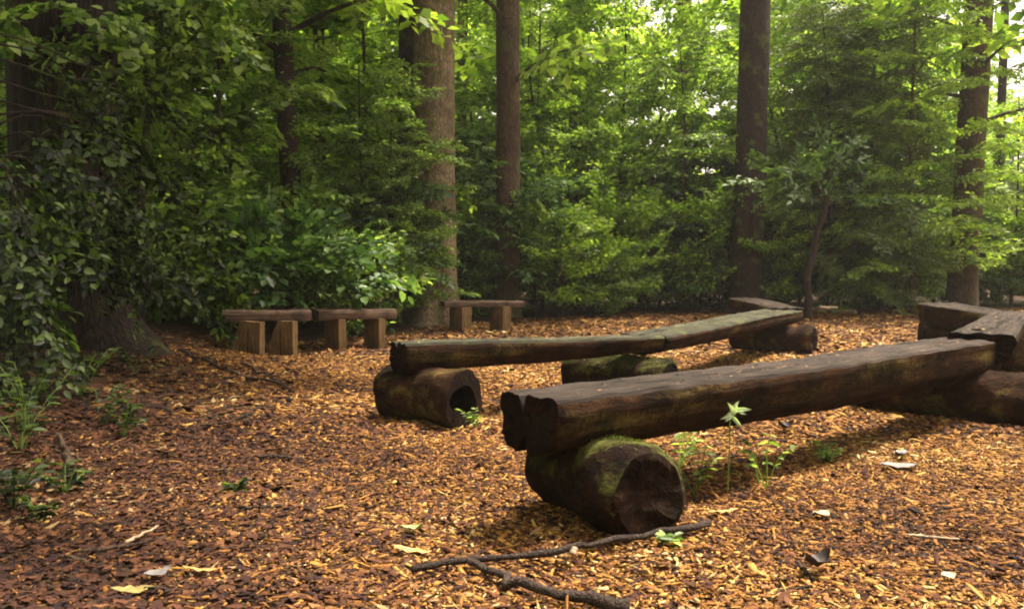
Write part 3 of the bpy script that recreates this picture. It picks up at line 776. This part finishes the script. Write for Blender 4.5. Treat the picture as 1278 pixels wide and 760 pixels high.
big_tree('faint brown trunk in the leaves left of the straight dark trunk', g(852, 25), (.1, 0), 15, .25, .18, 'bark_mid', 18, 3, 10, .2, 14, nb=16)

# ---- understory trees, a few kinds, then copies
rA = np.random.default_rng(101)
kinds = {}
kinds['beech'] = build_tree('beech', 6.5, .5, 1.9, 46, 6, SP_BEECH, 'leaf_mid', 'bark_dark', rA, (.055, .015), 'hi', .15, (.8, 1.25), shape='wide')
kinds['beech_bright'] = build_tree('beech', 7.5, .6, 2.1, 50, 6, SP_BEECH, 'leaf_bright', 'bark_mid', rA, (.06, .015), 'hi', .2, (.85, 1.3), shape='wide')
kinds['broad'] = build_tree('broad', 5.5, .4, 1.7, 38, 6, SP_BROAD, 'leaf_mid', 'bark_dark', rA, (.05, .015), 'hi', .25, (.8, 1.2), shape='wide')
kinds['broad_bright'] = build_tree('broad', 7.0, .8, 2.0, 42, 6, SP_BROAD, 'leaf_bright', 'bark_mid', rA, (.06, .015), 'hi', .25, (.9, 1.3))
kinds['hemlock'] = build_tree('hemlock', 5.6, .3, 1.6, 50, 6, SP_HEM, 'leaf_grey', 'bark_dark', rA, (.06, .015), 'lo', .05, (.8, 1.1))
kinds['shrub_a'] = build_tree('shrub', 1.9, .08, 1.15, 28, 6, SP_BUSH, 'leaf_bright', 'bark_dark', rA, (.03, .01), 'hi', .5, (.6, 1.0), shape='round')
kinds['shrub_b'] = build_tree('shrub', 1.5, .05, 1.1, 26, 6, SP_BUSH, 'leaf_mid', 'bark_dark', rA, (.03, .01), 'hi', .3, (.8, 1.2), shape='round')
kinds['shrub_c'] = build_tree('shrub', 2.3, .1, 1.2, 26, 6, SP_BROAD, 'leaf_blue', 'bark_dark', rA, (.03, .01), 'hi', .3, (.55, .85), shape='round')
kinds['ash'] = build_tree('ash', 6.8, .5, 1.8, 44, 6, SP_BROAD, 'leaf_bright', 'bark_dark', rA, (.05, .015), 'hi', .75, (.7, 1.25), shape='wide', wob=.25, lift=.25)
kinds['oak'] = build_tree('oak', 5.8, .5, 1.7, 40, 6, SP_BROAD, 'leaf_mid', 'bark_mid', rA, (.06, .015), 'hi', .5, (.8, 1.4), shape='round', wob=.3, lift=.1)
kinds['far_a'] = build_tree('far', 15, 1.5, 4.2, 44, 7, SP_FAR, 'leaf_bright', 'bark_mid', rA, (.2, .05), 'lo', .3, (1.0, 1.6), shape='round')
kinds['far_b'] = build_tree('far', 13, .8, 3.6, 40, 7, SP_FAR, 'leaf_mid', 'bark_dark', rA, (.18, .05), 'lo', .3, (1.0, 1.6), shape='round')
first = {}
WORDS = ['first', 'second', 'third', 'fourth', 'fifth', 'sixth', 'seventh', 'eighth', 'ninth', 'tenth', 'eleventh', 'twelfth']
LAND = [(-999, 'the left border'), (88, 'the giant left trunk'), (365, 'the slim dark trunk'), (541, 'the tan trunk'), (635, 'the shaded dark trunk'), (935, 'the straight dark trunk'), (1205, 'the reddish trunk')]
def ordinals(items, what):
    items = sorted(items, key=lambda q: q[0]); cnt = {}
    for px, o in items:
        k = max(i for i, (p, _) in enumerate(LAND) if p <= px); cnt[k] = cnt.get(k, 0) + 1
        o['label'] = '%s, %s rightwards from %s' % (what, WORDS[cnt[k] - 1], LAND[k][1])
ROWS = {}
def put(kind, name, label, cat, px, depth, scale=1.0, group=None, rot=None, zs=None):
    loc = g(px, depth)
    rot = rng.uniform(0, 6.28) if rot is None else rot
    k = (kind, name)
    if k not in first:
        t = tree_thing(name, label, cat, loc, kinds[kind][0], kinds[kind][1], rot, scale, group); first[k] = t
    else:
        t = dup(first[k], loc, rot, scale, label, None)
        if 'group' in t: del t['group']
        if group: t['group'] = group
    if group: ROWS.setdefault(label, []).append((px, t))
    return t
# named ones
put('hemlock', 'evergreen_sapling', 'grey green feathery evergreen just right of the straight dark trunk', 'tree', 1030, 16.6, 1.05)
put('hemlock', 'evergreen_sapling', 'feathery evergreen rising left of the bright green sapling', 'tree', 1100, 17.4, 1.15)
put('beech_bright', 'sapling', 'bright yellow green sapling in front of the reddish brown trunk', 'tree', 1140, 16.6, .85)
put('beech_bright', 'sapling', 'bright sapling with layered leaves at the right border', 'tree', 1262, 19.0, .62)
put('broad_bright', 'sapling', 'bright leafy sapling between the slim dark trunk and the tan trunk', 'tree', 450, 15.5, 1.0)
put('beech', 'sapling', 'mid green sapling touching the left side of the dark trunk behind the tan one', 'tree', 455, 12.9, .60)
put('beech', 'sapling', 'green sapling directly left of the straight dark trunk', 'tree', 845, 17.4, .8)
put('ash', 'sapling', 'tall bright sapling filling the top centre of the photo', 'tree', 770, 19.5, 1.1)
put('beech', 'sapling', 'short sapling brushing the lower left side of the tan trunk', 'tree', 496, 12.5, .52)
put('oak', 'sapling', 'dark leafy sapling behind the middle of the shrub edge', 'tree', 718, 17.2, .62)
put('broad', 'sapling', 'leafy sapling in the shade between giant trunk and slim dark trunk', 'tree', 285, 11.5, .85)
put('beech_bright', 'sapling', 'bright sapling high above the left plank benches', 'tree', 300, 15.5, 1.05)
GM = 'understory saplings in the background'
LM = 'leafy sapling behind the shrub edge'
for px, d, s, k in [(200, 13, .9, 'ash'), (130, 12, .9, 'oak'), (230, 18, 1.1, 'beech_bright'), (380, 19, 1.1, 'ash'), (420, 21, 1.0, 'broad_bright'),
                    (520, 19, .9, 'beech'), (590, 18.8, .6, 'oak'), (600, 21, 1.1, 'ash'), (665, 20, 1.0, 'beech_bright'), (690, 20, 1.0, 'ash'),
                    (800, 20, 1.0, 'ash'), (905, 20, .75, 'oak'), (980, 19.5, 1.1, 'ash'), (1050, 20, 1.1, 'beech_bright'), (1110, 21.5, 1.1, 'broad_bright'),
                    (1165, 21, .8, 'oak'), (1225, 22.5, .45, 'broad_bright'), (50, 14, 1, 'broad'), (0, 11, .9, 'beech'), (-60, 14, 1.1, 'beech'), (1330, 21, .8, 'broad_bright'), (1390, 19, 1.0, 'beech')]:
    put(k, 'understory_sapling', LM, 'tree', px, d, s, GM)
# edge shrubs
GS = 'shrubs along the edge of the clearing'
LS = 'low leafy shrub on the clearing edge'; LT = 'taller shrub behind the low edge shrubs'
for i, px in enumerate(range(598, 1330, 34)):
    x = (px - 639) / FPX * 16; e = float(edge_y(x)); d = e + rng.uniform(-.3, 1.2)
    if px > 1130: d += 1
    if 590 < px < 665: d += 1.6
    put(['shrub_a', 'shrub_b', 'shrub_c', 'shrub_a', 'shrub_b'][i % 5], 'shrub', LS, 'shrub', px + rng.uniform(-8, 8), d, rng.uniform(.75, 1.05), GS)
for i, px in enumerate(range(580, 1130, 48)):
    x = (px - 639) / FPX * 17; e = float(edge_y(x))
    if 590 < px < 650: continue
    put(['shrub_c', 'shrub_a'][i % 2], 'shrub', LT, 'shrub', px, e + rng.uniform(1.8, 3), rng.uniform(1.2, 1.6), GS)
for px, d, s, k in [(488, 13.2, .8, 'shrub_a'), (575, 15.0, .7, 'shrub_b'), (250, 10.3, .9, 'shrub_b'), (205, 10.6, 1.1, 'shrub_b'), (150, 10.8, 1.2, 'shrub_a'), (430, 11.3, .8, 'shrub_b'), (480, 12.6, .9, 'shrub_c')]:
    put(k, 'shaded_shrub', 'dark shrub behind the plank benches', 'shrub', px, d, s, 'shaded shrubs at the back left')
# far trees
GF = 'far trees at the back of the wood'; LF = 'far light green tree at the back'
for i in range(34):
    px = -80 + i * 42 + rng.uniform(-14, 14); d = rng.uniform(27, 42)
    if 1160 < px < 1320: d += 12
    if 800 < px < 915 or i in (6, 9, 12, 15, 18, 24): continue
    put('far_a' if i % 3 else 'far_b', 'far_tree', LF, 'tree', px, d, rng.uniform(.75, 1.1) * (.8 if 1150 < px < 1330 else 1), GF)

for lab, it in ROWS.items(): ordinals(it, lab)
# distant wood closing the view
def far_wood():
    r = np.random.default_rng(77); n = 26000
    a = r.uniform(-.85, .85, n); d = r.uniform(52, 75, n)
    P = np.stack([np.tan(a) * d * .9, d, r.beta(1.2, 1.3, n) * (10 + 3 * np.sin(a * 23) + 2 * np.sin(a * 51))], 1)
    keep = ~((a > .42) & (a < .60) & (r.random(n) < .8)) & ~((a > .14) & (a < .27) & (P[:, 2] > 5) & (r.random(len(P)) < .55)); P = P[keep]; n = len(P)
    # unseen wood round the clearing, behind and beside the viewer, added to cut skylight
    m = 9000; a2 = r.uniform(.72, 2 * PI - .72, m); d2 = r.uniform(9, 16, m)
    P2 = np.stack([np.sin(a2) * d2 * .95, 3 + np.cos(a2) * d2, r.beta(1.3, 1.5, m) * (10 + 2 * np.sin(a2 * 9))], 1)
    P2[P2[:, 0] > 0] *= [1.15, 1, .8]
    P2 = P2[(np.abs(P2[:, 0]) > P2[:, 1] * .75 + 1.5)]; m = len(P2)
    P = np.concatenate([P, P2]); sz = np.concatenate([r.uniform(.5, 1.1, n), r.uniform(.35, .7, m)]); n += m
    fr = frames(P, r.normal(size=(n, 3)), r.normal(size=(n, 3)) + [0, 0, 1], sz)
    o = link('wood_and_unseen_ring', leaves_mesh('wood_and_unseen_ring', fr, M['leaf_bright'], 'lo', r))
    tag(o, 'mass of green woodland beyond the single trees, with an unseen ring round the clearing blocking skylight', 'woodland', kind='stuff')
far_wood()

# ---- plants with leaves that can be picked apart
leaf_me = {}
def leaf_mesh_for(m, widen=1.0):
    if (m, widen) not in leaf_me:
        me = mk_mesh('leaf', HI * np.array([widen, 1, 1]), [(HIF, 0)], [M[m]]); leaf_me[(m, widen)] = me
    return leaf_me[(m, widen)]
def leaf_objects(root, fr, m, widen=1.0):
    X, D, Z = leaf_basis(fr); me = leaf_mesh_for(m, widen)
    for i in range(len(fr['P'])):
        o = bpy.data.objects.new('leaf', me); COL.objects.link(o); o.parent = root
        s = float(fr['S'][i]); mt = Matrix([[*(X[i, k] * s, D[i, k] * s, Z[i, k] * s), fr['P'][i, k]] for k in range(3)] + [[0, 0, 0, 1]])
        o.matrix_local = mt
def show_rank(fr, loc, rotz=0, n=300):
    P = fr['P'] + np.array(loc); u = P[:, 0] / P[:, 1] * FPX + 639; v = HOR - (P[:, 2] - CAM_H) / P[:, 1] * FPX
    ok = (u > 0) & (u < 1278) & (v > 0) & (v < 760)
    s = np.where(ok, fr['S'] / P[:, 1], 0); idx = np.argsort(-s)[:n]; m = np.zeros(len(P), bool); m[idx] = True; return m
def leafy_plant(name, label, cat, loc, branches, protos, leafm, barkm, r, per=6, start=.2, sscale=(.8, 1.2), n_obj=300, stem_r=.009, widen=1.0, part='foliage', stemname='stem', trunk=None, lift=0.0, group=None):
    t = thing(name, label, cat, loc, 0, group)
    fr = foliage(branches, protos, r, per, start, sscale, lift=lift)
    acc = Acc()
    for b in branches: acc.tube(b, np.linspace(stem_r, stem_r * .3, len(b)), 5, cap=False)
    if trunk is not None: acc.tube(trunk[0], np.linspace(trunk[1], trunk[2], len(trunk[0])), 10, cap=False, rough=.06)
    link(stemname, acc.mesh(stemname, M[barkm]), t)
    m = show_rank(fr, loc, n=n_obj)
    leaf_objects(t, sub(fr, m), leafm, widen)
    if (~m).any():
        o = link(part, leaves_mesh(part, sub(fr, ~m), M[leafm], 'hi', r, widen), t); o['kind'] = 'stuff'
    return t

# broad leaved shrub over the plank benches
r1 = np.random.default_rng(5)
loc = np.array(g(345, 9.9)); br = []
for px, py, d in [(300, 300, 9.6), (330, 285, 9.8), (370, 290, 9.6), (410, 305, 9.5), (445, 325, 9.6), (475, 350, 9.7), (340, 330, 9.3), (390, 335, 9.3), (430, 355, 9.4),
                  (300, 345, 9.3), (350, 360, 9.2), (385, 290, 10.2), (320, 270, 10.4), (455, 300, 10.4), (275, 360, 9.5)]:
    x, y, _ = at(px, d); tip = np.array([x, y, up(py, d)]) - loc
    br.append(branch_curve((r1.normal(0, .08), r1.normal(0, .08), .02), tip, .25, .05, 8, r1))
SPR = [spray_proto(r1, .42, .125, 3, .6, .3) for _ in range(4)]
leafy_plant('broad_leaved_shrub', 'shrub with broad shiny leaves in tiers arching over the plank benches', 'shrub', tuple(loc), br, SPR, 'leaf_blue', 'bark_dark', r1, 7, .45, (.8, 1.15), 300, widen=1.15)

# overhanging tree at the left
r2 = np.random.default_rng(9)
loc = np.array((-3.75, 5.7, float(hgt(-3.75, 5.7)))); br = []
tr = branch_curve((0, 0, 0), (.35, .1, 4.2), .0, .05, 10, r2)
for px, py, d in [(50, 280, 4.9), (130, 270, 5.8), (180, 275, 6.1), (225, 305, 6.4), (255, 345, 6.5), (278, 385, 6.6), (80, 310, 5.2), (165, 320, 6.1), (235, 350, 6.5),
                  (20, 390, 4.8), (15, 450, 4.8), (50, 440, 5.0), (20, 330, 4.9), (140, 190, 6.6), (190, 190, 6.8), (240, 215, 7.0), (215, 140, 7.0), (35, 490, 4.9),
                  (90, 300, 6.5), (140, 325, 6.6), (110, 265, 6.5), (165, 355, 6.8), (60, 345, 6.3), (120, 300, 6.4), (150, 285, 6.5), (265, 160, 7.2), (230, 260, 6.8), (205, 320, 6.6), (262, 300, 6.9), (180, 235, 6.6)]:
    x, y, _ = at(px, d); tip = np.array([x, y, up(py, d)]) - loc
    z0 = max(.25, min(3.6, tip[2] + r2.uniform(.1, .6))); p0 = pt_on(tr, z0)
    br.append(branch_curve(p0, tip, r2.uniform(0, .35), .14, 9, r2))
SPL = [spray_proto(r2, .34, .070, 5, .6, .5, droop=.5) for _ in range(4)]
leafy_plant('overhanging_tree', 'dark leafy small tree whose branches droop in front of the giant left trunk', 'tree', tuple(loc), br, SPL, 'leaf_shaded', 'bark_dark', r2, 7, .38, (.6, 1.25), 300,
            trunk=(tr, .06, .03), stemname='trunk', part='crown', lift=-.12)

# bright leaves hanging in at the upper left
r3 = np.random.default_rng(15)
loc = np.array(g(175, 9.4)); br = []
tr = branch_curve((0, 0, 0), (.2, .2, 5.0), .0, .04, 10, r3)
for px, py, d in [(60, 20, 8.2), (110, 35, 8.4), (160, 20, 8.5), (210, 50, 8.6), (260, 40, 8.8), (285, 50, 9.0), (235, 80, 8.9), (30, 30, 7.0), (70, 15, 6.9), (110, 40, 7.0), (20, 60, 6.8), (150, 30, 7.2), (60, 45, 6.9), (170, 75, 8.9), (20, 10, 8.2), (280, 10, 8.8), (210, 10, 8.7)]:
    x, y, _ = at(px, d); tip = np.array([x, y, up(py, d)]) - loc
    p0 = pt_on(tr, max(1.5, min(4.6, tip[2] + .2))); br.append(branch_curve(p0, tip, .15, .05, 8, r3))
SPM = [spray_proto(r3, .45, .11, 4, .6, .7, droop=.3) for _ in range(4)]
leafy_plant('maple_sapling', 'sapling with large bright green leaves hanging across the upper left corner', 'tree', tuple(loc), br, SPM, 'leaf_mid', 'bark_dark', r3, 6, .3, (.8, 1.2), 300,
            trunk=(tr, .05, .03), stemname='trunk', part='crown', widen=1.2)

# small crooked tree with pale tiered leaves
r4 = np.random.default_rng(19)
loc = np.array(g(1008, 14.6))
tr = np.array([(0, 0, -.05), (.02, 0, .35), (-.02, 0, .75), (.10, 0, 1.15), (.14, 0, 1.5), (.28, 0, 1.85), (.30, 0, 2.3)])
br = []
for px, py in [(950, 195), (975, 215), (1000, 205), (1030, 195), (1065, 205), (1090, 225), (960, 240), (1000, 235), (1050, 240), (1085, 250), (1020, 170), (1060, 180), (935, 225), (985, 265)]:
    d = 14.6 + r4.uniform(-.9, .5); x, y, _ = at(px, d); tip = np.array([x, y, up(py, d)]) - loc
    br.append(branch_curve(tr[min(6, 3 + r4.integers(0, 4))], tip, .12, .06, 7, r4))
SPD = [spray_proto(r4, .42, .12, 3, .6, .35) for _ in range(3)]
leafy_plant('dogwood_tree', 'small crooked dark stemmed tree with pale tiers of leaves at mid right', 'tree', tuple(loc), br, SPD, 'leaf_blue', 'bark_dark', r4, 4, .5, (.8, 1.1), 260,
            trunk=(tr, .075, .04), stemname='trunk', part='crown')

# weeds
def weed(label, px, depth, n, h, leaf, m, seed, name='weed', spread=.8, loc=None, group=None, widen=.8, lean=(0, 0)):
    r = np.random.default_rng(seed); loc = loc or g(px, depth)
    t = thing(name, label, 'plant', loc, 0, group); acc = Acc(); P, D, Nn, Sc = [], [], [], []
    for i in range(n):
        a = r.uniform(0, 6.28); rr = r.uniform(.2, 1) * spread * h
        tip = np.array([math.cos(a) * rr + lean[0], math.sin(a) * rr + lean[1], h * r.uniform(.5, 1)])
        b = branch_curve((r.normal(0, .01), r.normal(0, .01), -.01), tip, .1 * h, .08, 6, r)
        acc.tube(b, np.linspace(.003, .0015, 6), 4, cap=False)
        for k in range(2, 6):
            for sg in (-1, 1):
                aa = a + sg * r.uniform(.5, 1.4); P.append(b[k]); D.append((math.cos(aa), math.sin(aa), r.uniform(-.2, .5)))
                Nn.append((r.normal(0, .4), r.normal(0, .4), 1)); Sc.append(leaf * r.uniform(.6, 1.2))
    link('stem', acc.mesh('stem', M['leaf_mid']), t)
    leaf_objects(t, frames(np.array(P), np.array(D), np.array(Nn), np.array(Sc)), m, widen); return t
weed('green weed growing at the lower left beside the broken stick', 125, 4.6, 8, .20, .05, 'leaf_shaded', 61)
weed('small weed in the dark bottom left corner', 50, 3.0, 6, .10, .045, 'leaf_shaded', 62)
weed('low weed on the litter left of the stick in the lower left', 290, 3.35, 4, .05, .045, 'leaf_shaded', 63)
weed('ragged weed at the left border, knee high', 20, 3.9, 8, .25, .06, 'leaf_shaded', 64)
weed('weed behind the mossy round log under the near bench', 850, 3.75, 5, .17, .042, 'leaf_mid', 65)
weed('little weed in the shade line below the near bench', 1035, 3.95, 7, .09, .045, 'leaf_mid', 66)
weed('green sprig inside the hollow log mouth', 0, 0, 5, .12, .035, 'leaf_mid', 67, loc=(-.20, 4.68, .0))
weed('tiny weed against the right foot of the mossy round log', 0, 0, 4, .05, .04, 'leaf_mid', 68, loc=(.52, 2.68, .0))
weed('low yellowish weed at the foot of the giant tree', 170, 6.4, 6, .22, .06, 'leaf_shaded', 69)
weed('dark bushy plant at the left border, middle height of the litter bank', 28, 4.3, 12, .34, .065, 'leaf_shaded', 81)  # low dark plants added from here to deepen the lower left shade
weed('dark spreading plant right of the upright broken stick', 150, 4.35, 9, .16, .05, 'leaf_shaded', 82)
weed('small shaded plant in the litter between broken stick and bottom corner', 75, 3.35, 8, .13, .05, 'leaf_shaded', 83)
weed('shaded plant touching the left border low in the corner', 8, 3.1, 9, .18, .055, 'leaf_shaded', 84)
weed('dark low plant at the foot of the overhanging tree', 95, 5.3, 12, .30, .06, 'leaf_shaded', 85)
# sprig with pale star leaves in front of the near beam
t = weed('leafy sprig leaning against the side of the near bench', 0, 0, 4, .27, .05, 'leaf_mid', 70, loc=(1.02, 3.42, .0), spread=.5, lean=(.02, -.02))
r5 = np.random.default_rng(70)
st = thing('star_leaf_plant', 'plant with a whorl of pale pointed leaves shining before the near bench', 'plant', (.86, 3.36, 0))
acc = Acc(); acc.tube(branch_curve((0, 0, -.01), (.0, -.05, .33), .0, .04, 8, r5), .003, 5, cap=False)
link('stem', acc.mesh('stem', M['leaf_mid']), st)
aa = np.array([-2.2, -1.2, -.5, .1, .7, 1.3, 1.9, 2.5, 3.3, 4.2])
leaf_objects(st, frames(np.tile([0, -.05, .33], (10, 1)) + r5.normal(0, .008, (10, 3)), np.stack([np.sin(aa), -.3 + r5.normal(0, .35, 10), np.cos(aa) * .9], 1),
                        np.stack([r5.normal(0, .4, 10), 0 * aa - 1, r5.normal(.3, .4, 10)], 1), r5.uniform(.035, .075, 10)), 'leaf_pale', .42)
weed('leafy green sprig creeping from the star leaved plant', 0, 0, 4, .24, .042, 'leaf_mid', 72, loc=(.72, 3.30, .0), spread=1.0, lean=(.02, .0))

# ------------------------------------------------------------------ sticks, scraps
def gp(px, py, h=0.0):
    d = (CAM_H - h) * FPX / (py - HOR); x = (px - 639) / FPX * d
    return np.array([x, d, float(hgt(x, d)) + h])
def stick_mesh(name, pts, r_0, r_1, m, seed, k=7, wob=.012):
    r = np.random.default_rng(seed); pts = np.array(pts)
    t = np.linspace(0, 1, 16); P = np.stack([np.interp(t, np.linspace(0, 1, len(pts)), pts[:, a]) for a in range(3)], 1)
    P[1:-1] += r.normal(0, wob, (14, 3)) * np.array([1, 1, .3])
    o = P[0].copy(); a = Acc(); a.tube(P - o, np.linspace(r_0, r_1, 16) * r.uniform(.85, 1.15, 16), k, rough=.1, seed=seed, rf=30)
    return a.mesh(name, M[m]), o
t = None
p = [gp(512, 718, .03), gp(600, 702, .035), gp(715, 684, .05), gp(800, 670, .045), gp(888, 659, .035)]
me, o = stick_mesh('stem', p, .010, .011, 'stick', 1)
br_ = thing('fallen_branch', 'long dark forked stick lying on the chips in front of the mossy log', 'branch', tuple(o))
link('stem', me, br_)
me, o2 = stick_mesh('side_branch', [gp(788, 757, .03), gp(700, 742, .035), gp(640, 725, .035), gp(585, 706, .035)], .020, .009, 'stick', 2)
link('side_branch', me, br_, tuple(o2 - o))
me, o3 = stick_mesh('broken_stub', [gp(716, 689, .05), gp(719, 681, .065)], .012, .010, 'pale_wood', 3, wob=0)
link('broken_stub', me, br_, tuple(o3 - o))
def one_stick(label, pts, a, b, m, seed, name='stick', wob=.01):
    me, o = stick_mesh(name, pts, a, b, m, seed, wob=wob); s = link(name, me, None, tuple(o)); return tag(s, label, 'stick')
one_stick('thin straight pale twig on the chips at the lower right', [gp(1138, 671, .015), gp(1205, 676, .015)], .004, .003, 'pale_wood', 5, 'twig', .002)
one_stick('short dark twig next to the curled dead leaf at lower right', [gp(998, 706, .01), gp(1012, 722, .02), gp(1022, 734, .01)], .006, .004, 'stick', 6, 'twig', .004)
one_stick('dark twig lying flat at the bottom right', [gp(985, 744, .012), gp(1020, 742, .012)], .005, .004, 'stick', 7, 'twig', .004)
one_stick('short dark stick below the near bench', [gp(945, 547, .012), gp(985, 552, .012)], .008, .006, 'stick', 8, 'twig', .004)
one_stick('slim branch on the chips in front of the left plank bench', [gp(205, 448, .02), gp(280, 465, .02), gp(350, 478, .02)], .014, .010, 'stick', 9, 'stick', .03)
one_stick('upright grey broken stick in the lower left', [gp(84, 600, 0), gp(80, 575, .06), gp(68, 545, .16)], .022, .012, 'bark_mid', 10, 'stick', .004)
one_stick('pale thin twig in the dark lower left litter', [gp(150, 678, .015), gp(192, 655, .015)], .006, .004, 'pale_wood', 11, 'twig', .004)
one_stick('brown twig across the lower left litter', [gp(90, 692, .015), gp(150, 684, .015), gp(200, 672, .02)], .007, .005, 'bark_mid', 12, 'twig', .006)
one_stick('long thin branch lying behind the hollow log at left', [gp(300, 455, .02), gp(360, 486, .02)], .009, .007, 'stick', 13, 'stick', .02)
rt = np.random.default_rng(88); tw = []
for i in range(14):
    px, py = rt.uniform(10, 330), rt.uniform(490, 740); L_ = rt.uniform(25, 75); a_ = rt.normal(.1, .5)
    tw.append((py, [gp(px, py, .02), gp(px + L_ * .5 * math.cos(a_), py - L_ * .3 * math.sin(a_) + rt.normal(0, 3), .03), gp(px + L_ * math.cos(a_), py - L_ * .5 * math.sin(a_), .02)], rt.uniform(.003, .008)))
for i, (py, pts, w_) in enumerate(sorted(tw, key=lambda q: -q[0])):
    WD = ['nearest', 'second nearest', 'third nearest', 'fourth nearest', 'fifth nearest', 'sixth nearest', 'seventh nearest', 'eighth nearest', 'ninth nearest', 'tenth nearest', 'eleventh nearest', 'twelfth nearest', 'second farthest', 'farthest']
    me, o = stick_mesh('twig', pts, w_, w_ * .6, ['stick', 'bark_mid'][i % 2], 200 + i, 6, .006)
    tag(link('twig', me, None, tuple(o)), '%s small brown twig strewn over the dark litter at lower left' % WD[i], 'twig', 'twigs on the lower left litter')
# pale fallen branch behind the benches
me, o = stick_mesh('stem', [gp(1003, 388, .05), gp(1030, 386, .07), gp(1068, 389, .05)], .06, .04, 'pale_wood', 14, wob=.03)
fb = thing('bleached_branch', 'bleached dead branch on the ground behind the far log bench', 'branch', tuple(o)); link('stem', me, fb)
me, o2 = stick_mesh('side_branch', [gp(1012, 388, .08), gp(1024, 383, .22), gp(1045, 384, .18)], .035, .02, 'pale_wood', 15, wob=.02); link('side_branch', me, fb, tuple(o2 - o))

M['yellow_leaf'] = flat_mat('yellow_leaf', (0.22, 0.17, 0.05), .6); M['pale_leaf'] = flat_mat('pale_leaf', (0.33, 0.26, 0.16), .6)
M['blue_leaf'] = flat_mat('blue_leaf', (0.15, 0.14, 0.145), .5); M['brown_leaf'] = flat_mat('brown_leaf', (0.035, 0.02, 0.022), .6)
M['green_leaf'] = flat_mat('green_leaf', (0.22, 0.30, 0.10), .6); M['orange_leaf'] = flat_mat('orange_leaf', (0.50, 0.24, 0.08), .6)
def dead_leaf(label, loc, L, Wd, m, yaw, seed, curl=.25, name='fallen_leaf', pitch=0.0, cat='leaf'):
    r = np.random.default_rng(seed); n = 9; V = []; 
    for i in range(n):
        t = i / (n - 1); w = math.sin(PI * min(1, t * 1.02 + .02)) ** .7 * (1 + .18 * (i % 2)) * Wd / 2
        z = curl * L * (t - .5) ** 2 * 2
        for s in (-1, -.5, 0, .5, 1): V.append(((t - .5) * L, s * w, z + curl * Wd * abs(s) ** 1.5 * .6 + r.normal(0, .02 * L)))
    Q = [(i * 5 + j, i * 5 + j + 1, (i + 1) * 5 + j + 1, (i + 1) * 5 + j) for i in range(n - 1) for j in range(4)]
    o = link(name, mk_mesh(name, np.array(V), [(np.array(Q), 0)], [M[m]], smooth=True), None, loc); o.rotation_euler = (r.normal(0, .12), pitch, yaw)
    return tag(o, label, cat)
def onb(px, py, h): 
    d = (CAM_H - h) * FPX / (py - HOR); return ((px - 639) / FPX * d, d, h + .006)
def gl(px, py, h=.022): return tuple(gp(px, py, h))
dead_leaf('pale cream leaf on the chips at the lower right', gl(1031, 642), .075, .05, 'pale_leaf', .3, 1)
dead_leaf('grey blue flat leaf lying right of the shade of the near bench', gl(1127, 578), .16, .07, 'blue_leaf', -.1, 2, .08)
dead_leaf('second grey leaf just behind the grey blue flat leaf', gl(1128, 566), .10, .05, 'blue_leaf', .6, 3, .15)
dead_leaf('pale green leaf on the chips left of the fallen stick', gl(512, 664), .07, .045, 'green_leaf', .2, 4)
dead_leaf('orange sliver of bark left of the fallen stick', gl(515, 689), .14, .028, 'orange_leaf', -.35, 5, .05, 'bark_sliver', cat='bark')
dead_leaf('yellow green long leaf at the bottom left', gl(160, 741), .12, .028, 'yellow_leaf', .15, 6, .1)
dead_leaf('ochre long leaf above the yellow green one at bottom left', gl(245, 713), .12, .03, 'orange_leaf', -.2, 7, .1)
dead_leaf('white scrap of leaf near the foot of the giant tree', gl(140, 464, .03), .10, .06, 'pale_leaf', -.5, 8, .3)
dead_leaf('curled dark dead leaf at the lower right', gl(1026, 716, .03), .10, .06, 'brown_leaf', .5, 9, .6)
dead_leaf('small curled dark leaf behind the near bench shade', gl(983, 537, .03), .09, .06, 'brown_leaf', .2, 10, .6)
dead_leaf('yellow leaf on the top of the second near bench', onb(1222, 414, .505), .10, .07, 'yellow_leaf', .4, 11, .15)
dead_leaf('left one of two yellow leaves on the greenish half log bench', onb(612, 417, .452), .06, .04, 'yellow_leaf', .2, 12, .3)
dead_leaf('right one of two yellow leaves on the greenish half log bench', onb(632, 417, .450), .07, .03, 'yellow_leaf', -.3, 13, .3)
dead_leaf('tan bark piece lying right of the mossy round log', gl(905, 640), .13, .04, 'orange_leaf', .35, 14, .05, 'bark_sliver', cat='bark')
dead_leaf('small pale leaf by the right edge at the bottom', gl(1192, 722), .05, .03, 'pale_leaf', .3, 15)
dead_leaf('dull green leaf fallen low at the bottom left', gl(190, 718), .08, .05, 'blue_leaf', .9, 16, .2)


# ------------------------------------------------------------------ faint haze added to lift the shadows between the trees
bm = bmesh.new(); bmesh.ops.create_cube(bm, size=1)
hm = bpy.data.meshes.new('haze'); bm.to_mesh(hm); bm.free()
hz = link('haze', hm); hz.scale = (1300, 1100, 22); hz.location = (0, 395, 9.5); hz['kind'] = 'stuff'; hz['label'] = 'thin pale haze added between the trees to lighten their shadows'; hz['category'] = 'haze'
hmat, hn, ho = mat('haze_air')
pv = hn.nodes.new('ShaderNodeVolumePrincipled'); pv.inputs['Color'].default_value = (.92, .88, .88, 1); pv.inputs['Density'].default_value = 0.0009; pv.inputs['Anisotropy'].default_value = 0.3
hn.links.new(pv.outputs[0], ho.inputs['Volume']); hm.materials.append(hmat)
